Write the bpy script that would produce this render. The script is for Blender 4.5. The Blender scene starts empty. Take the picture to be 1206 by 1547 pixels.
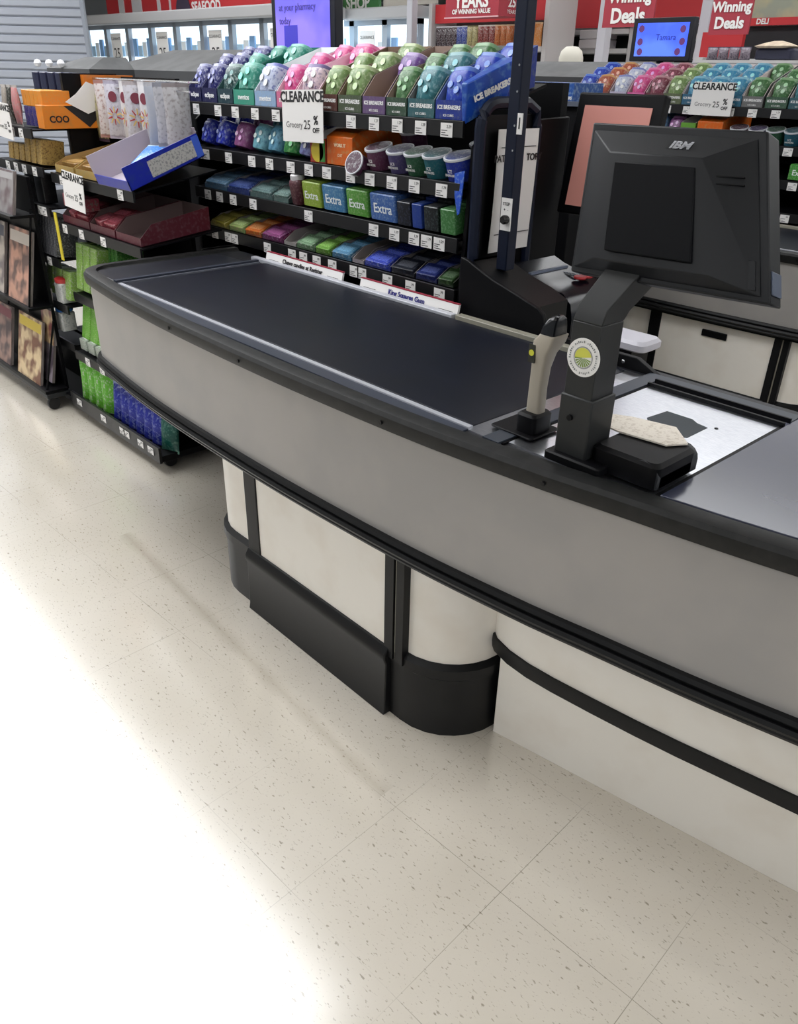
import bpy, bmesh, math, random
from mathutils import Vector, Matrix
random.seed(7)
PI = math.pi
# ------------------------------------------------------------------ camera, world, exposure
A = 0.0524                      # tile grid is turned 3 degrees against the checkout lane
CF, PITCH, ROLL, YAW = 1201.6, 0.50305, 0.022725, 2.33859 + A
scene = bpy.context.scene
col = bpy.context.collection
cam = bpy.data.cameras.new('camera'); co = bpy.data.objects.new('camera', cam); col.objects.link(co)
cam.sensor_fit = 'HORIZONTAL'; cam.sensor_width = 36; cam.lens = CF * 36 / 1206
cam.clip_start = 0.02; cam.clip_end = 200
fw = Vector((math.cos(YAW) * math.cos(PITCH), math.sin(YAW) * math.cos(PITCH), -math.sin(PITCH)))
rt = fw.cross(Vector((0, 0, 1))).normalized(); up = rt.cross(fw)
r2 = rt * math.cos(ROLL) + up * math.sin(ROLL); u2 = up * math.cos(ROLL) - rt * math.sin(ROLL)
CAM = Vector((0.637, -1.194, 1.473))
co.matrix_world = Matrix(((r2.x, u2.x, -fw.x, CAM.x), (r2.y, u2.y, -fw.y, CAM.y), (r2.z, u2.z, -fw.z, CAM.z), (0, 0, 0, 1)))
scene.camera = co
scene.view_settings.view_transform = 'Standard'; scene.view_settings.look = 'None'
scene.view_settings.gamma = 1; scene.view_settings.use_curve_mapping = False
scene.view_settings.exposure = 0.27
world = bpy.data.worlds.new('store_daylight'); scene.world = world; world.use_nodes = True
world.node_tree.nodes['Background'].inputs[0].default_value = (0.90, 0.95, 1.0, 1)
world.node_tree.nodes['Background'].inputs[1].default_value = 0.22

# ------------------------------------------------------------------ materials
MC = {}
def srgb(c):
    return tuple(((v / 255) / 12.92 if v / 255 <= .04045 else ((v / 255 + .055) / 1.055) ** 2.4) for v in c) + (1,)
def mat(name, c, rough=.5, metal=0, c2=None, scale=20, emit=0, spec=.5, bump=0, detail=3, thr=None, coat=0, stretch=None):
    if name in MC: return MC[name]
    m = bpy.data.materials.new(name); m.use_nodes = True; nt = m.node_tree; b = nt.nodes['Principled BSDF']
    b.inputs['Base Color'].default_value = srgb(c); b.inputs['Roughness'].default_value = rough
    b.inputs['Metallic'].default_value = metal; b.inputs['Specular IOR Level'].default_value = spec
    b.inputs['Coat Weight'].default_value = coat
    if c2 or bump:
        tc = nt.nodes.new('ShaderNodeTexCoord'); nz = nt.nodes.new('ShaderNodeTexNoise')
        nz.inputs['Scale'].default_value = scale; nz.inputs['Detail'].default_value = detail
        src = tc.outputs['Object']
        if stretch:
            mp = nt.nodes.new('ShaderNodeMapping'); mp.inputs['Scale'].default_value = stretch
            nt.links.new(src, mp.inputs['Vector']); src = mp.outputs['Vector']
        nt.links.new(src, nz.inputs['Vector'])
        if c2:
            r = nt.nodes.new('ShaderNodeValToRGB'); lo, hi = thr or (.4, .6)
            r.color_ramp.elements[0].position = lo; r.color_ramp.elements[1].position = hi
            r.color_ramp.elements[0].color = srgb(c); r.color_ramp.elements[1].color = srgb(c2)
            nt.links.new(nz.outputs['Fac'], r.inputs['Fac']); nt.links.new(r.outputs['Color'], b.inputs['Base Color'])
            if emit: nt.links.new(r.outputs['Color'], b.inputs['Emission Color'])
        if bump:
            bp = nt.nodes.new('ShaderNodeBump'); bp.inputs['Strength'].default_value = bump; bp.inputs['Distance'].default_value = .002
            nt.links.new(nz.outputs['Fac'], bp.inputs['Height']); nt.links.new(bp.outputs['Normal'], b.inputs['Normal'])
    if emit:
        if not c2: b.inputs['Emission Color'].default_value = srgb(c)
        b.inputs['Emission Strength'].default_value = emit
    MC[name] = m; return m
def pr(c, c2=None, sc=55, rough=.35):        # printed packaging film or carton
    c2 = c2 or tuple(min(255, int(v * .7 + 60)) for v in c)
    g = sum(c) / 3; c = tuple(max(0, int((v * 1.04 - g * .04) * .9)) for v in c); g = sum(c2) / 3; c2 = tuple(int((v * .7 + g * .1 + c[i] * .2) * .86) for i, v in enumerate(c2))
    return mat('print_%02x%02x%02x_%02x%02x%02x' % (*c, *c2), c, rough, c2=c2, scale=sc * 2.4, thr=(.5, .68), detail=3)

def floor_material():
    m = bpy.data.materials.new('vinyl_tile_floor'); m.use_nodes = True; nt = m.node_tree; N = nt.nodes; L = nt.links
    b = N['Principled BSDF']
    tc = N.new('ShaderNodeTexCoord'); mp = N.new('ShaderNodeMapping'); mp.vector_type = 'POINT'
    mp.inputs['Rotation'].default_value = (0, 0, -A); L.new(tc.outputs['Object'], mp.inputs['Vector'])
    sep = N.new('ShaderNodeSeparateXYZ'); L.new(mp.outputs['Vector'], sep.inputs[0])
    def M(op, a, bb=None, c=None):
        n = N.new('ShaderNodeMath'); n.operation = op
        for i, v in enumerate((a, bb, c)):
            if v is None: continue
            if isinstance(v, (int, float)): n.inputs[i].default_value = v
            else: L.new(v, n.inputs[i])
        return n.outputs[0]
    T = .3048
    def seam(v):
        f = M('FRACT', M('DIVIDE', v, T)); d = M('MINIMUM', f, M('SUBTRACT', 1.0, f)); return d
    d = M('MINIMUM', seam(sep.outputs[0]), seam(sep.outputs[1]))
    line = M('SUBTRACT', 1.0, M('SMOOTHSTEP', .0015, .0045, d) if False else M('MINIMUM', M('DIVIDE', d, .0035), 1.0))
    # seams fade in and out
    nv = N.new('ShaderNodeTexNoise'); nv.inputs['Scale'].default_value = 1.7; L.new(mp.outputs[0], nv.inputs['Vector'])
    line = M('MULTIPLY', line, M('MINIMUM', M('MAXIMUM', M('MULTIPLY', M('SUBTRACT', nv.outputs['Fac'], .44), 5.0), .10), .8))
    # speckles: stretched flecks
    def flecks(rot, scale, thr, amp):
        m2 = N.new('ShaderNodeMapping'); m2.inputs['Rotation'].default_value = (0, 0, rot); m2.inputs['Scale'].default_value = (1, 2.4, 1)
        L.new(mp.outputs[0], m2.inputs['Vector'])
        n1 = N.new('ShaderNodeTexNoise'); n1.inputs['Scale'].default_value = scale; n1.inputs['Detail'].default_value = 2.5
        L.new(m2.outputs[0], n1.inputs['Vector'])
        return M('MULTIPLY', M('MINIMUM', M('MAXIMUM', M('MULTIPLY', M('SUBTRACT', n1.outputs['Fac'], thr), 14.0), 0.0), 1.0), amp)
    f1 = flecks(.5, 60, .635, 1.0); f2 = flecks(-.6, 92, .645, .8)
    fl = M('MAXIMUM', f1, f2)
    n3 = N.new('ShaderNodeTexNoise'); n3.inputs['Scale'].default_value = 3.2; n3.inputs['Detail'].default_value = 4; L.new(mp.outputs[0], n3.inputs['Vector'])
    base = N.new('ShaderNodeMix'); base.data_type = 'RGBA'
    base.inputs[6].default_value = srgb((200, 192, 177)); base.inputs[7].default_value = srgb((214, 207, 195)); L.new(n3.outputs['Fac'], base.inputs[0])
    mx = N.new('ShaderNodeMix'); mx.data_type = 'RGBA'; L.new(M('MULTIPLY', fl, .7), mx.inputs[0]); L.new(base.outputs[2], mx.inputs[6]); mx.inputs[7].default_value = srgb((128, 118, 100))
    # worn cart track, a stain with its own shape
    dist = M('ABSOLUTE', M('ADD', M('ADD', sep.outputs[1], .335), M('MULTIPLY', sep.outputs[0], .107)))
    n4 = N.new('ShaderNodeTexNoise'); n4.inputs['Scale'].default_value = 9; L.new(mp.outputs[0], n4.inputs['Vector'])
    tr = M('MULTIPLY', M('MAXIMUM', M('SUBTRACT', 1.0, M('DIVIDE', dist, M('ADD', .006, M('MULTIPLY', n4.outputs['Fac'], .05)))), 0.0), .3)
    tr = M('MULTIPLY', tr, M('MULTIPLY', M('GREATER_THAN', sep.outputs[0], -1.85), M('LESS_THAN', sep.outputs[0], -.35)))
    mt = N.new('ShaderNodeMix'); mt.data_type = 'RGBA'; L.new(tr, mt.inputs[0]); L.new(mx.outputs[2], mt.inputs[6]); mt.inputs[7].default_value = srgb((135, 120, 98))
    my = N.new('ShaderNodeMix'); my.data_type = 'RGBA'; L.new(line, my.inputs[0]); L.new(mt.outputs[2], my.inputs[6]); my.inputs[7].default_value = srgb((90, 80, 66))
    L.new(my.outputs[2], b.inputs['Base Color'])
    n5 = N.new('ShaderNodeTexNoise'); n5.inputs['Scale'].default_value = 1.3; n5.inputs['Detail'].default_value = 3; L.new(mp.outputs[0], n5.inputs['Vector'])
    L.new(M('ADD', M('MULTIPLY', n5.outputs['Fac'], .12), .14), b.inputs['Roughness'])
    b.inputs['Specular IOR Level'].default_value = 1.0
    b.inputs['Coat Weight'].default_value = 1.0; b.inputs['Coat Roughness'].default_value = .16; b.inputs['Coat IOR'].default_value = 1.7
    return m

# ------------------------------------------------------------------ mesh builder
class MB:
    def __init__(s): s.v = []; s.f = []; s.m = []; s.sm = []
    def add(s, vs, fs, mi=0, smooth=False):
        o = len(s.v); s.v += [tuple(x) for x in vs]
        for f in fs: s.f.append([o + i for i in f]); s.m.append(mi); s.sm.append(smooth)
        return s
    def box(s, x0, x1, y0, y1, z0, z1, mi=0, R=None, ctr=None):
        vs = [(x, y, z) for z in (z0, z1) for y in (y0, y1) for x in (x0, x1)]
        if R is not None:
            c = Vector(ctr or ((x0 + x1) / 2, (y0 + y1) / 2, (z0 + z1) / 2)); vs = [tuple(R @ (Vector(v) - c) + c) for v in vs]
        return s.add(vs, [(0, 2, 3, 1), (4, 5, 7, 6), (0, 1, 5, 4), (2, 6, 7, 3), (0, 4, 6, 2), (1, 3, 7, 5)], mi)
    def rbox(s, x0, x1, y0, y1, z0, z1, r=.005, mi=0, seg=3):     # rounded in plan, softened top edge
        pl = rrect(x0, x1, y0, y1, r, seg); c = ((x0 + x1) / 2, (y0 + y1) / 2)
        e = min(r * .5, (z1 - z0) * .3)
        def sc(k): 
            fx = 1 - 2 * k / max(1e-4, (x1 - x0)); fy = 1 - 2 * k / max(1e-4, (y1 - y0)); return [(c[0] + (p[0] - c[0]) * fx, c[1] + (p[1] - c[1]) * fy) for p in pl]
        return s.loft([[(x, y, z0) for x, y in sc(e * .5)], [(x, y, z0 + e * .5) for x, y in pl], [(x, y, z1 - e) for x, y in pl], [(x, y, z1) for x, y in sc(e)]], mi, True)
    def prism(s, poly, z0, z1, mi=0):
        n = len(poly); vs = [(x, y, z0) for x, y in poly] + [(x, y, z1) for x, y in poly]
        return s.add(vs, [tuple(reversed(range(n))), tuple(range(n, 2 * n))] + [(i, (i + 1) % n, n + (i + 1) % n, n + i) for i in range(n)], mi)
    def prismx(s, poly, x0, x1, mi=0):          # poly in (y,z)
        n = len(poly); vs = [(x0, y, z) for y, z in poly] + [(x1, y, z) for y, z in poly]
        return s.add(vs, [tuple(range(n)), tuple(reversed(range(n, 2 * n)))] + [(i, n + i, n + (i + 1) % n, (i + 1) % n) for i in range(n)], mi)
    def loft(s, secs, mi=0, smooth=True, cap=True):
        n = len(secs[0]); vs = [p for c in secs for p in c]; fs = []
        for k in range(len(secs) - 1):
            for i in range(n): fs.append((k * n + i, k * n + (i + 1) % n, (k + 1) * n + (i + 1) % n, (k + 1) * n + i))
        if cap: fs.append(tuple(reversed(range(n)))); fs.append(tuple(range((len(secs) - 1) * n, len(secs) * n)))
        return s.add(vs, fs, mi, smooth)
    def lathe(s, prof, c=(0, 0, 0), n=20, mi=0, R=None):
        secs = []
        for r, z in prof:
            pts = [Vector((r * math.cos(2 * PI * i / n), r * math.sin(2 * PI * i / n), z)) for i in range(n)]
            if R is not None: pts = [R @ p for p in pts]
            secs.append([tuple(p + Vector(c)) for p in pts])
        return s.loft(secs, mi, True)
    def tube(s, pts, r, n=8, mi=0):
        secs = []
        for i, p in enumerate(pts):
            p = Vector(p); a = Vector(pts[max(0, i - 1)]); b = Vector(pts[min(len(pts) - 1, i + 1)]); d = (b - a).normalized()
            q = Vector((0, 0, 1)) if abs(d.z) < .9 else Vector((1, 0, 0)); u = d.cross(q).normalized(); w = d.cross(u)
            secs.append([tuple(p + u * r * math.cos(2 * PI * k / n) + w * r * math.sin(2 * PI * k / n)) for k in range(n)])
        return s.loft(secs, mi, True)
    def sweep(s, path, prof, mi=0, smooth=False, closed_prof=True):   # prof: (outward offset, z)
        nr = normals(path); secs = [[(p[0] + n[0] * o, p[1] + n[1] * o, z) for o, z in prof] for p, n in zip(path, nr)]
        return s.loft(secs, mi, smooth)
    def text(s, t, size, M, mi=0, depth=.0004, align='CENTER', bold=0):
        me = text_mesh(t, size, depth, align, bold); s.add([tuple(M @ v.co) for v in me.vertices], [tuple(p.vertices) for p in me.polygons], mi); return s
    def build(s, name, mats, parent=None, off=(0, 0, 0), loc=None, bevel=0, smooth=True, ang=35):
        me = bpy.data.meshes.new(name); o3 = Vector(off)
        me.from_pydata([tuple(Vector(v) - o3) for v in s.v], [], s.f)
        mats = mats if isinstance(mats, (list, tuple)) else [mats]
        for m in mats: me.materials.append(m)
        for i, p in enumerate(me.polygons): p.material_index = min(s.m[i], len(mats) - 1); p.use_smooth = smooth
        if smooth: me.set_sharp_from_angle(angle=math.radians(ang))
        me.update()
        bm = bmesh.new(); bm.from_mesh(me); bmesh.ops.recalc_face_normals(bm, faces=bm.faces); bm.to_mesh(me); bm.free()
        o = bpy.data.objects.new(name, me); col.objects.link(o)
        if loc is not None: o.location = loc
        elif parent is None: o.location = o3
        if parent: o.parent = parent
        if bevel:
            md = o.modifiers.new('bevel', 'BEVEL'); md.width = bevel; md.segments = 2; md.limit_method = 'ANGLE'; md.angle_limit = math.radians(40)
        return o
def rrect(x0, x1, y0, y1, r, seg=3):
    r = min(r, (x1 - x0) / 2 - 1e-5, (y1 - y0) / 2 - 1e-5); out = []
    for cx, cy, a0 in ((x1 - r, y1 - r, 0), (x0 + r, y1 - r, PI / 2), (x0 + r, y0 + r, PI), (x1 - r, y0 + r, 1.5 * PI)):
        for k in range(seg + 1):
            a = a0 + PI / 2 * k / seg; out.append((cx + r * math.cos(a), cy + r * math.sin(a)))
    return out
def normals(path):
    out = []
    for i in range(len(path)):
        a = path[max(0, i - 1)]; b = path[min(len(path) - 1, i + 1)]; dx, dy = b[0] - a[0], b[1] - a[1]; l = math.hypot(dx, dy) or 1
        out.append((dy / l, -dx / l))
    return out
TC = {}
def text_mesh(t, size, depth, align='CENTER', bold=0):
    k = (t, size, depth, align, bold)
    if k in TC: return TC[k]
    cu = bpy.data.curves.new('lettering', 'FONT'); cu.body = t; cu.size = size; cu.extrude = depth; cu.align_x = align; cu.align_y = 'CENTER'; cu.offset = bold; cu.resolution_u = 3
    o = bpy.data.objects.new('lettering', cu); col.objects.link(o); dg = bpy.context.evaluated_depsgraph_get(); dg.update()
    me = bpy.data.meshes.new_from_object(o.evaluated_get(dg)); bpy.data.objects.remove(o); TC[k] = me; return me
def FR(x, y, z, tilt=0, rz=0):     # frame for lettering on a face that looks towards -y
    return Matrix.Translation((x, y, z)) @ Matrix.Rotation(rz, 4, 'Z') @ Matrix.Rotation(PI / 2 - tilt, 4, 'X')
def FX(x, y, z):                   # lettering on a face that looks towards +x
    return Matrix.Translation((x, y, z)) @ Matrix.Rotation(PI / 2, 4, 'Z') @ Matrix.Rotation(PI / 2, 4, 'X')
def tag(o, label=None, cat=None, group=None, kind=None):
    if label: o['label'] = label
    if cat: o['category'] = cat
    if group: o['group'] = group
    if kind: o['kind'] = kind
    return o
def thing(name, label, cat, loc=(0, 0, 0), rz=0, group=None, rx=0):
    o = bpy.data.objects.new(name, None); col.objects.link(o); o.empty_display_size = .05
    o.location = loc; o.rotation_euler = (rx, 0, rz); return tag(o, label, cat, group)
def kids(o): return [c for c in KID.get(o.name, [])]
def copy_tree(o, parent=None):
    c = o.copy(); col.objects.link(c)
    if parent is not None: c.parent = parent
    for ch in [x for x in list(o.children)]: copy_tree(ch, c)
    return c
def struct(o): o['kind'] = 'structure'; return o

# ------------------------------------------------------------------ shared materials
blk = mat('black_plastic', (8, 8, 10), .45, spec=.3, c2=(13, 14, 16), scale=14, thr=(.3, .8))
blkg = mat('black_rubber_edge', (15, 16, 16), .5, spec=.35, c2=(30, 30, 30), scale=40, thr=(.45, .75), bump=.2)
steelblk = mat('black_painted_steel', (4, 4, 7), .5, spec=.2)
navy = mat('dark_blue_painted_steel', (14, 22, 42), .42, spec=.3)
lam = mat('grey_laminate', (154, 151, 148), .38, c2=(161, 157, 153), scale=5)
white = mat('white_laminate', (240, 235, 226), .4, c2=(230, 222, 210), scale=7, thr=(.45, .8))
belt_m = mat('conveyor_belt_rubber', (9, 13, 25), .42, spec=.3, c2=(13, 18, 32), scale=6, thr=(.3, .8))
deck_m = mat('dark_textured_deck', (11, 12, 17), .5, c2=(26, 28, 36), scale=90, thr=(.45, .7), bump=.3)
slate = mat('slate_strip', (52, 57, 70), .4)
steel = mat('brushed_steel', (205, 208, 216), .28, 1, c2=(222, 224, 230), scale=60, stretch=(1, 12, 1))
alu = mat('aluminium_edge', (186, 188, 196), .35, .2)
beige = mat('beige_metal_edge', (140, 137, 124), .45)
paper = mat('white_paper', (232, 230, 228), .6)
ink = mat('black_ink', (22, 22, 24), .6)
redink = mat('maroon_ink', (150, 40, 60), .6)
glassblk = mat('dark_scanner_glass', (60, 68, 76), .1)
gold = mat('gold_carton', (196, 160, 84), .45, c2=(120, 80, 36), scale=45)
cardb = mat('grey_cardboard', (150, 138, 128), .8)
cardw = mat('white_card', (226, 220, 222), .7)
chrome = mat('chrome_wire', (210, 212, 216), .2, 1)

# ------------------------------------------------------------------ room shell
f = MB().box(-30, 14, -12, 34, -.05, 0).build('floor', floor_material()); struct(f)
ceil_m = mat('ceiling_panel_white', (222, 222, 220), .9)
c = MB().box(-30, 14, -12, 34, 4.2, 4.3).build('ceiling', ceil_m); struct(c)
wallm = mat('store_wall_grey', (190, 192, 196), .8)
w = MB().box(-30, 14, 30, 30.3, 0, 4.2).build('wall_back', wallm); struct(w)
w = MB().box(-30.3, -30, -12, 30.3, 0, 4.2).build('wall_left', wallm); struct(w)

lum = mat('luminaire_diffuser', (250, 252, 255), .5, emit=5.2)
lum2 = mat('luminaire_diffuser_soft', (250, 252, 255), .5, emit=4.2)
lumf = mat('luminaire_frame', (225, 225, 225), .5)
def luminaire(x0, x1, y0, y1, label, group='ceiling light rows'):
    t = thing('ceiling_light', label, 'ceiling light', ((x0 + x1) / 2, (y0 + y1) / 2, 3.55), 0, group)
    a, b = (x1 - x0) / 2, (y1 - y0) / 2
    m = MB(); m.box(-a, a, -b, b, .02, .08); m.box(-a, a, -b, -b + .02, -.01, .02); m.box(-a, a, b - .02, b, -.01, .02); m.build('housing', lumf, t)
    MB().box(-a + .02, a - .02, -b + .022, b - .022, -.005, .018).build('diffuser', lum if group is None else lum2, t)
    for sx in (-1, 1): MB().tube([(sx * a * .8, 0, .08), (sx * a * .8, 0, .65)], .004).build('hanger', lumf, t)
LR = [(-13, -1.55, -1.3, .55), (-13, 10, -4.6, -3.7), (-13, 10, 4.3, 5.2), (-13, 10, 8.4, 9.3), (-13, 10, 13, 14), (1.6, 10, -.6, .4)]
names = ['wide ceiling light above the shopper side of the near counter', 'ceiling light row behind the photographer', 'ceiling light row above the second gum rack',
         'ceiling light row beyond the second lane', 'ceiling light row above the far shelving', 'ceiling light above the bagging end of the near lane']
for i, ((a, b_, c_, d), n) in enumerate(zip(LR, names)): luminaire(a, b_, c_, d, n, None if i == 0 else 'ceiling light rows')

# ------------------------------------------------------------------ checkout counter
FP = [(-2.10, -.112), (-1.94, -.131), (-1.74, -.152), (-1.5, -.168), (-1.25, -.176), (-.94, -.179), (-.685, -.174), (-.405, -.161), (-.123, -.132), (.0, -.113), (.175, -.087), (.3, -.064), (.6, .002), (.9, .08), (1.25, .19)]
def yf(x):
    for i in range(len(FP) - 1):
        (a, b), (c, d) = FP[i], FP[i + 1]
        if x <= c or i == len(FP) - 2:
            t = (x - a) / (c - a)
            m0 = (d - FP[max(0, i - 1)][1]) / (c - FP[max(0, i - 1)][0]) * (c - a)
            e = FP[min(len(FP) - 1, i + 2)]; m1 = (e[1] - b) / (e[0] - a) * (c - a)
            return (2 * t ** 3 - 3 * t ** 2 + 1) * b + (t ** 3 - 2 * t ** 2 + t) * m0 + (-2 * t ** 3 + 3 * t ** 2) * d + (t ** 3 - t ** 2) * m1
def front_path():
    p = [(-2.228, .54), (-2.230, .35), (-2.232, .18), (-2.232, .03)]
    c = (-2.102, .02); r = .13
    for k in range(1, 9):
        a = PI + (PI / 2 - .05) * k / 8; p.append((c[0] + r * math.cos(a), c[1] + r * math.sin(a)))
    x = -2.04
    while x < 1.25: p.append((x, yf(x))); x += .06
    p.append((1.25, yf(1.25))); return p
PATH = front_path()
def inset(path, d): return [(p[0] - n[0] * d, p[1] - n[1] * d) for p, n in zip(path, normals(path))]
def counter(label):
    L0 = (-.6, .2, 0)
    t = thing('checkout_counter', label, 'checkout counter', L0)
    def B(m, name, mats, par=t, **k): return m.build(name, mats, par, off=L0, **k)
    back = [(1.25, .54)]
    B(MB().prism(inset(PATH, .012) + back, .545, .838), 'side_panel', lam)
    m = MB()                                                    # lower ridged edge band
    for z0, z1, o in ((.546, .562, .004), (.531, .546, .010), (.517, .532, .004)):
        m.sweep(PATH, [(-.02, z0), (o - .004, z0), (o, (z0 + z1) / 2), (o - .004, z1), (-.02, z1)], 0, False)
    B(m, 'lower_edge_band', blk)
    m = MB(); m.prism(inset(PATH, .015) + back, .505, .545); B(m, 'underside', steelblk)
    m = MB(); m.sweep(PATH, [(-.05, .82), (0, .82), (.004, .832), (.004, .85), (-.002, .8585), (-.012, .861), (-.038, .861), (-.044, .852), (-.05, .85)], 0, False)
    r = B(m, 'edge_bumper', blkg)
    m = MB()
    for x in (-1.42, -1.05, -.52, -.12): m.lathe([(.0045, -.001), (.0045, .002)], (x, yf(x) - .005, .836), 8, R=Matrix.Rotation(PI / 2, 3, 'X'))
    B(m, 'bumper_screw', blk, r, ); 
    m = MB(); m.prism([(p[0], p[1]) for p in inset(PATH, .04)] + [(1.25, .54)], .83, .85); B(m, 'deck', deck_m)
    # left tray and its bar
    B(MB().rbox(-2.16, -1.955, -.072, .44, .846, .853, .03), 'end_tray', mat('end_tray_plastic', (24, 27, 36), .4))
    m = MB(); m.box(-1.955, -1.938, -.085, .47, .85, .862); m.box(-1.934, -1.930, -.085, .47, .85, .856, 1); B(m, 'tray_bar', [slate, mat('dull_grey_edge', (110, 113, 124), .5)])
    B(MB().box(-1.925, -.352, -.122, -.087, .848, .8535), 'front_strip', slate)
    B(MB().box(-1.92, -.352, -.0865, -.073, .848, .8565), 'belt_edge_strip', alu)
    m = MB()
    prof = [(-1.905, .842), (-1.915, .848), (-1.908, .855), (-1.89, .857), (-.375, .857), (-.357, .854), (-.351, .846), (-.36, .84)]
    m.loft([[(x, y, z) for x, z in prof] for y in (-.07, .472)], 0, False); B(m, 'conveyor_belt', belt_m, bevel=.001)
    B(MB().box(-.372, -.303, -.088, .48, .845, .8525), 'transfer_plate', steel)
    m = MB(); m.box(-2.0, -.95, .476, .5, .85, .864); m.box(-.935, -.42, .476, .503, .85, .868, 1); B(m, 'back_trim', [alu, beige], bevel=.002)
    # scanner bed
    m = MB(); m.box(-.302, -.262, -.1, .5, .85, .8575); m.box(-.262, .06, .452, .5, .85, .858); B(m, 'scanner_surround', mat('slate_surround', (50, 56, 66), .45))
    m = MB(); m.box(-.262, .058, .428, .451, .848, .853); B(m, 'scale_lip', mat('scale_lip_grey', (98, 100, 116), .4))
    m = MB(); m.box(-.262, .058, .420, .4275, .85, .862); m.box(-.262, .058, .4515, .457, .85, .863); m.box(.052, .060, -.09, .43, .85, .8545); m.box(-.262, -.257, -.09, .43, .85, .8545); B(m, 'scanner_gasket', steelblk)
    sp = B(MB().box(-.256, .051, -.075, .4195, .849, .8535), 'scanner_plate', steel)
    m = MB(); m.prism([(-.152, .245), (-.145, .312), (-.085, .312), (-.068, .300), (-.041, .294), (-.041, .214), (-.09, .19), (-.12, .205)], .8535, .8541); B(m, 'scanner_window', glassblk, sp)
    m = MB(); m.lathe([(.004, .8535), (.004, .8545)], (-.028, .305, 0), 10); B(m, 'plate_screw', steelblk, sp)
    B(MB().prism([(x, yf(x) + .052) for x in [.061 + i * .1 for i in range(12)]] + [(1.2, .5), (.061, .5)], .85, .857), 'bagging_top', mat('slate_tabletop', (56, 60, 78), .2, spec=.9, c2=(62, 66, 84), scale=3), bevel=.001)
    # black lip rail behind belt
    m = MB(); m.add([(x, y, z) for x, y, z in ((-.62, .498, .85), (-.345, .498, .85), (-.275, .498, .85), (-.345, .498, .882), (-.62, .498, .882), (-.62, .514, .85), (-.345, .514, .85), (-.275, .514, .85), (-.345, .514, .882), (-.62, .514, .882))],
          [(0, 1, 3, 4), (1, 2, 3), (9, 8, 6, 5), (8, 7, 6), (4, 3, 8, 9), (3, 2, 7, 8), (0, 4, 9, 5), (0, 5, 6, 1), (1, 6, 7, 2)])
    for x in (-.38, -.42, -.5): m.lathe([(.005, 0), (.005, .004)], (x, .4985, .866), 8, 1, R=Matrix.Rotation(PI / 2, 3, 'X'))
    B(m, 'rear_lip', [steelblk, chrome], bevel=.0015)
    # pedestal: capsule drum with skirt and bump-out panel
    def capsule(x0, x1, yc, r, n=14):
        p = [(x1 + r * math.cos(a), yc + r * math.sin(a)) for a in [-PI / 2 + PI * k / n for k in range(n + 1)]]
        return p + [(x0 + r * math.cos(a), yc + r * math.sin(a)) for a in [PI / 2 + PI * k / n for k in range(n + 1)]]
    p0 = B(MB().prism(capsule(-1.26, -.49, .05, .163), .02, .507), 'pedestal', white)
    m = MB(); ca = capsule(-1.26, -.49, .05, .165); cb = capsule(-1.26, -.49, .05, .178); cc = capsule(-1.26, -.49, .05, .172)
    m.loft([[(x, y, z) for x, y in q] for q, z in ((cc, 0), (cc, .178), (cb, .184), (cb, .212), (ca, .224))], 0, True)
    B(m, 'skirt', blk, p0, ang=30)
    m = MB(); m.box(-1.10, -.545, -.128, -.11, .2, .507); B(m, 'access_panel', white, p0)
    B(MB().box(-1.16, -1.10, -.132, -.1, .19, .507), 'panel_frame', blk, p0, bevel=.002)
    m = MB(); m.box(-.545, -.514, -.133, -.1, .19, .507); m.box(-.512, -.506, -.128, -.1, .19, .507, 1); m.box(-.504, -.478, -.133, -.1, .19, .507); B(m, 'panel_frame', [blk, beige], p0)
    m = MB(); m.prismx([(-.10, 0), (-.146, 0), (-.142, .02), (-.139, .165), (-.145, .18), (-.145, .198), (-.132, .218), (-.10, .218)], -1.165, -.53); B(m, 'kick_plate', blk, p0, bevel=.003)
    # lower cabinet on white plinth
    def pb(x): return .029 + (x + .302) * .178
    m = MB(); m.prism([(-.302, pb(-.302)), (1.2, pb(1.2)), (1.2, .56), (-.302, .56)], 0, .25); B(m, 'plinth', white, bevel=.001)
    bp = [(-.36, .30), (-.378, .17), (-.378, .12), (-.368, .08), (-.345, .045), (-.31, .020), (-.26, .007), (-.2, .003), (-.13, .007), (-.03, .018), (.07, .031), (.16, .045), (.24, .060), (.39, .088), (.6, .13), (.9, .19), (1.2, .26)]
    q = B(MB().prism(bp + [(1.2, .55), (-.36, .55)], .262, .507), 'lower_cabinet', white)
    B(MB().sweep(bp, [(-.02, .262), (.006, .262), (.008, .28), (.006, .300), (-.02, .300)]), 'cabinet_trim', blk, q)
    m = MB(); m.box(-.315, -.30, .06, .5, 0, .22); B(m, 'gap_filler', steelblk, p0)
    m = MB(); m.box(-1.0, 1.2, .5, .54, 0, .51); B(m, 'rear_board', steelblk)
    return t
c1 = counter('grey and black checkout counter with conveyor belt in the foreground')
c2 = copy_tree(c1); c2.location = Vector((-.6 - .21, .2 + 2.45, 0)); c2['label'] = 'second checkout counter with slotted white panel, behind the monitor'
m = MB(); m.rbox(-1.10, -.975, -.004, .004, -.02, .02, .003); 
m = MB().box(-.062, .062, -.004, .004, -.016, .016); o = m.build('hand_slot', steelblk, c2, bevel=.004); o.location = (-.22 + .0, -.332, .452)

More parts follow.
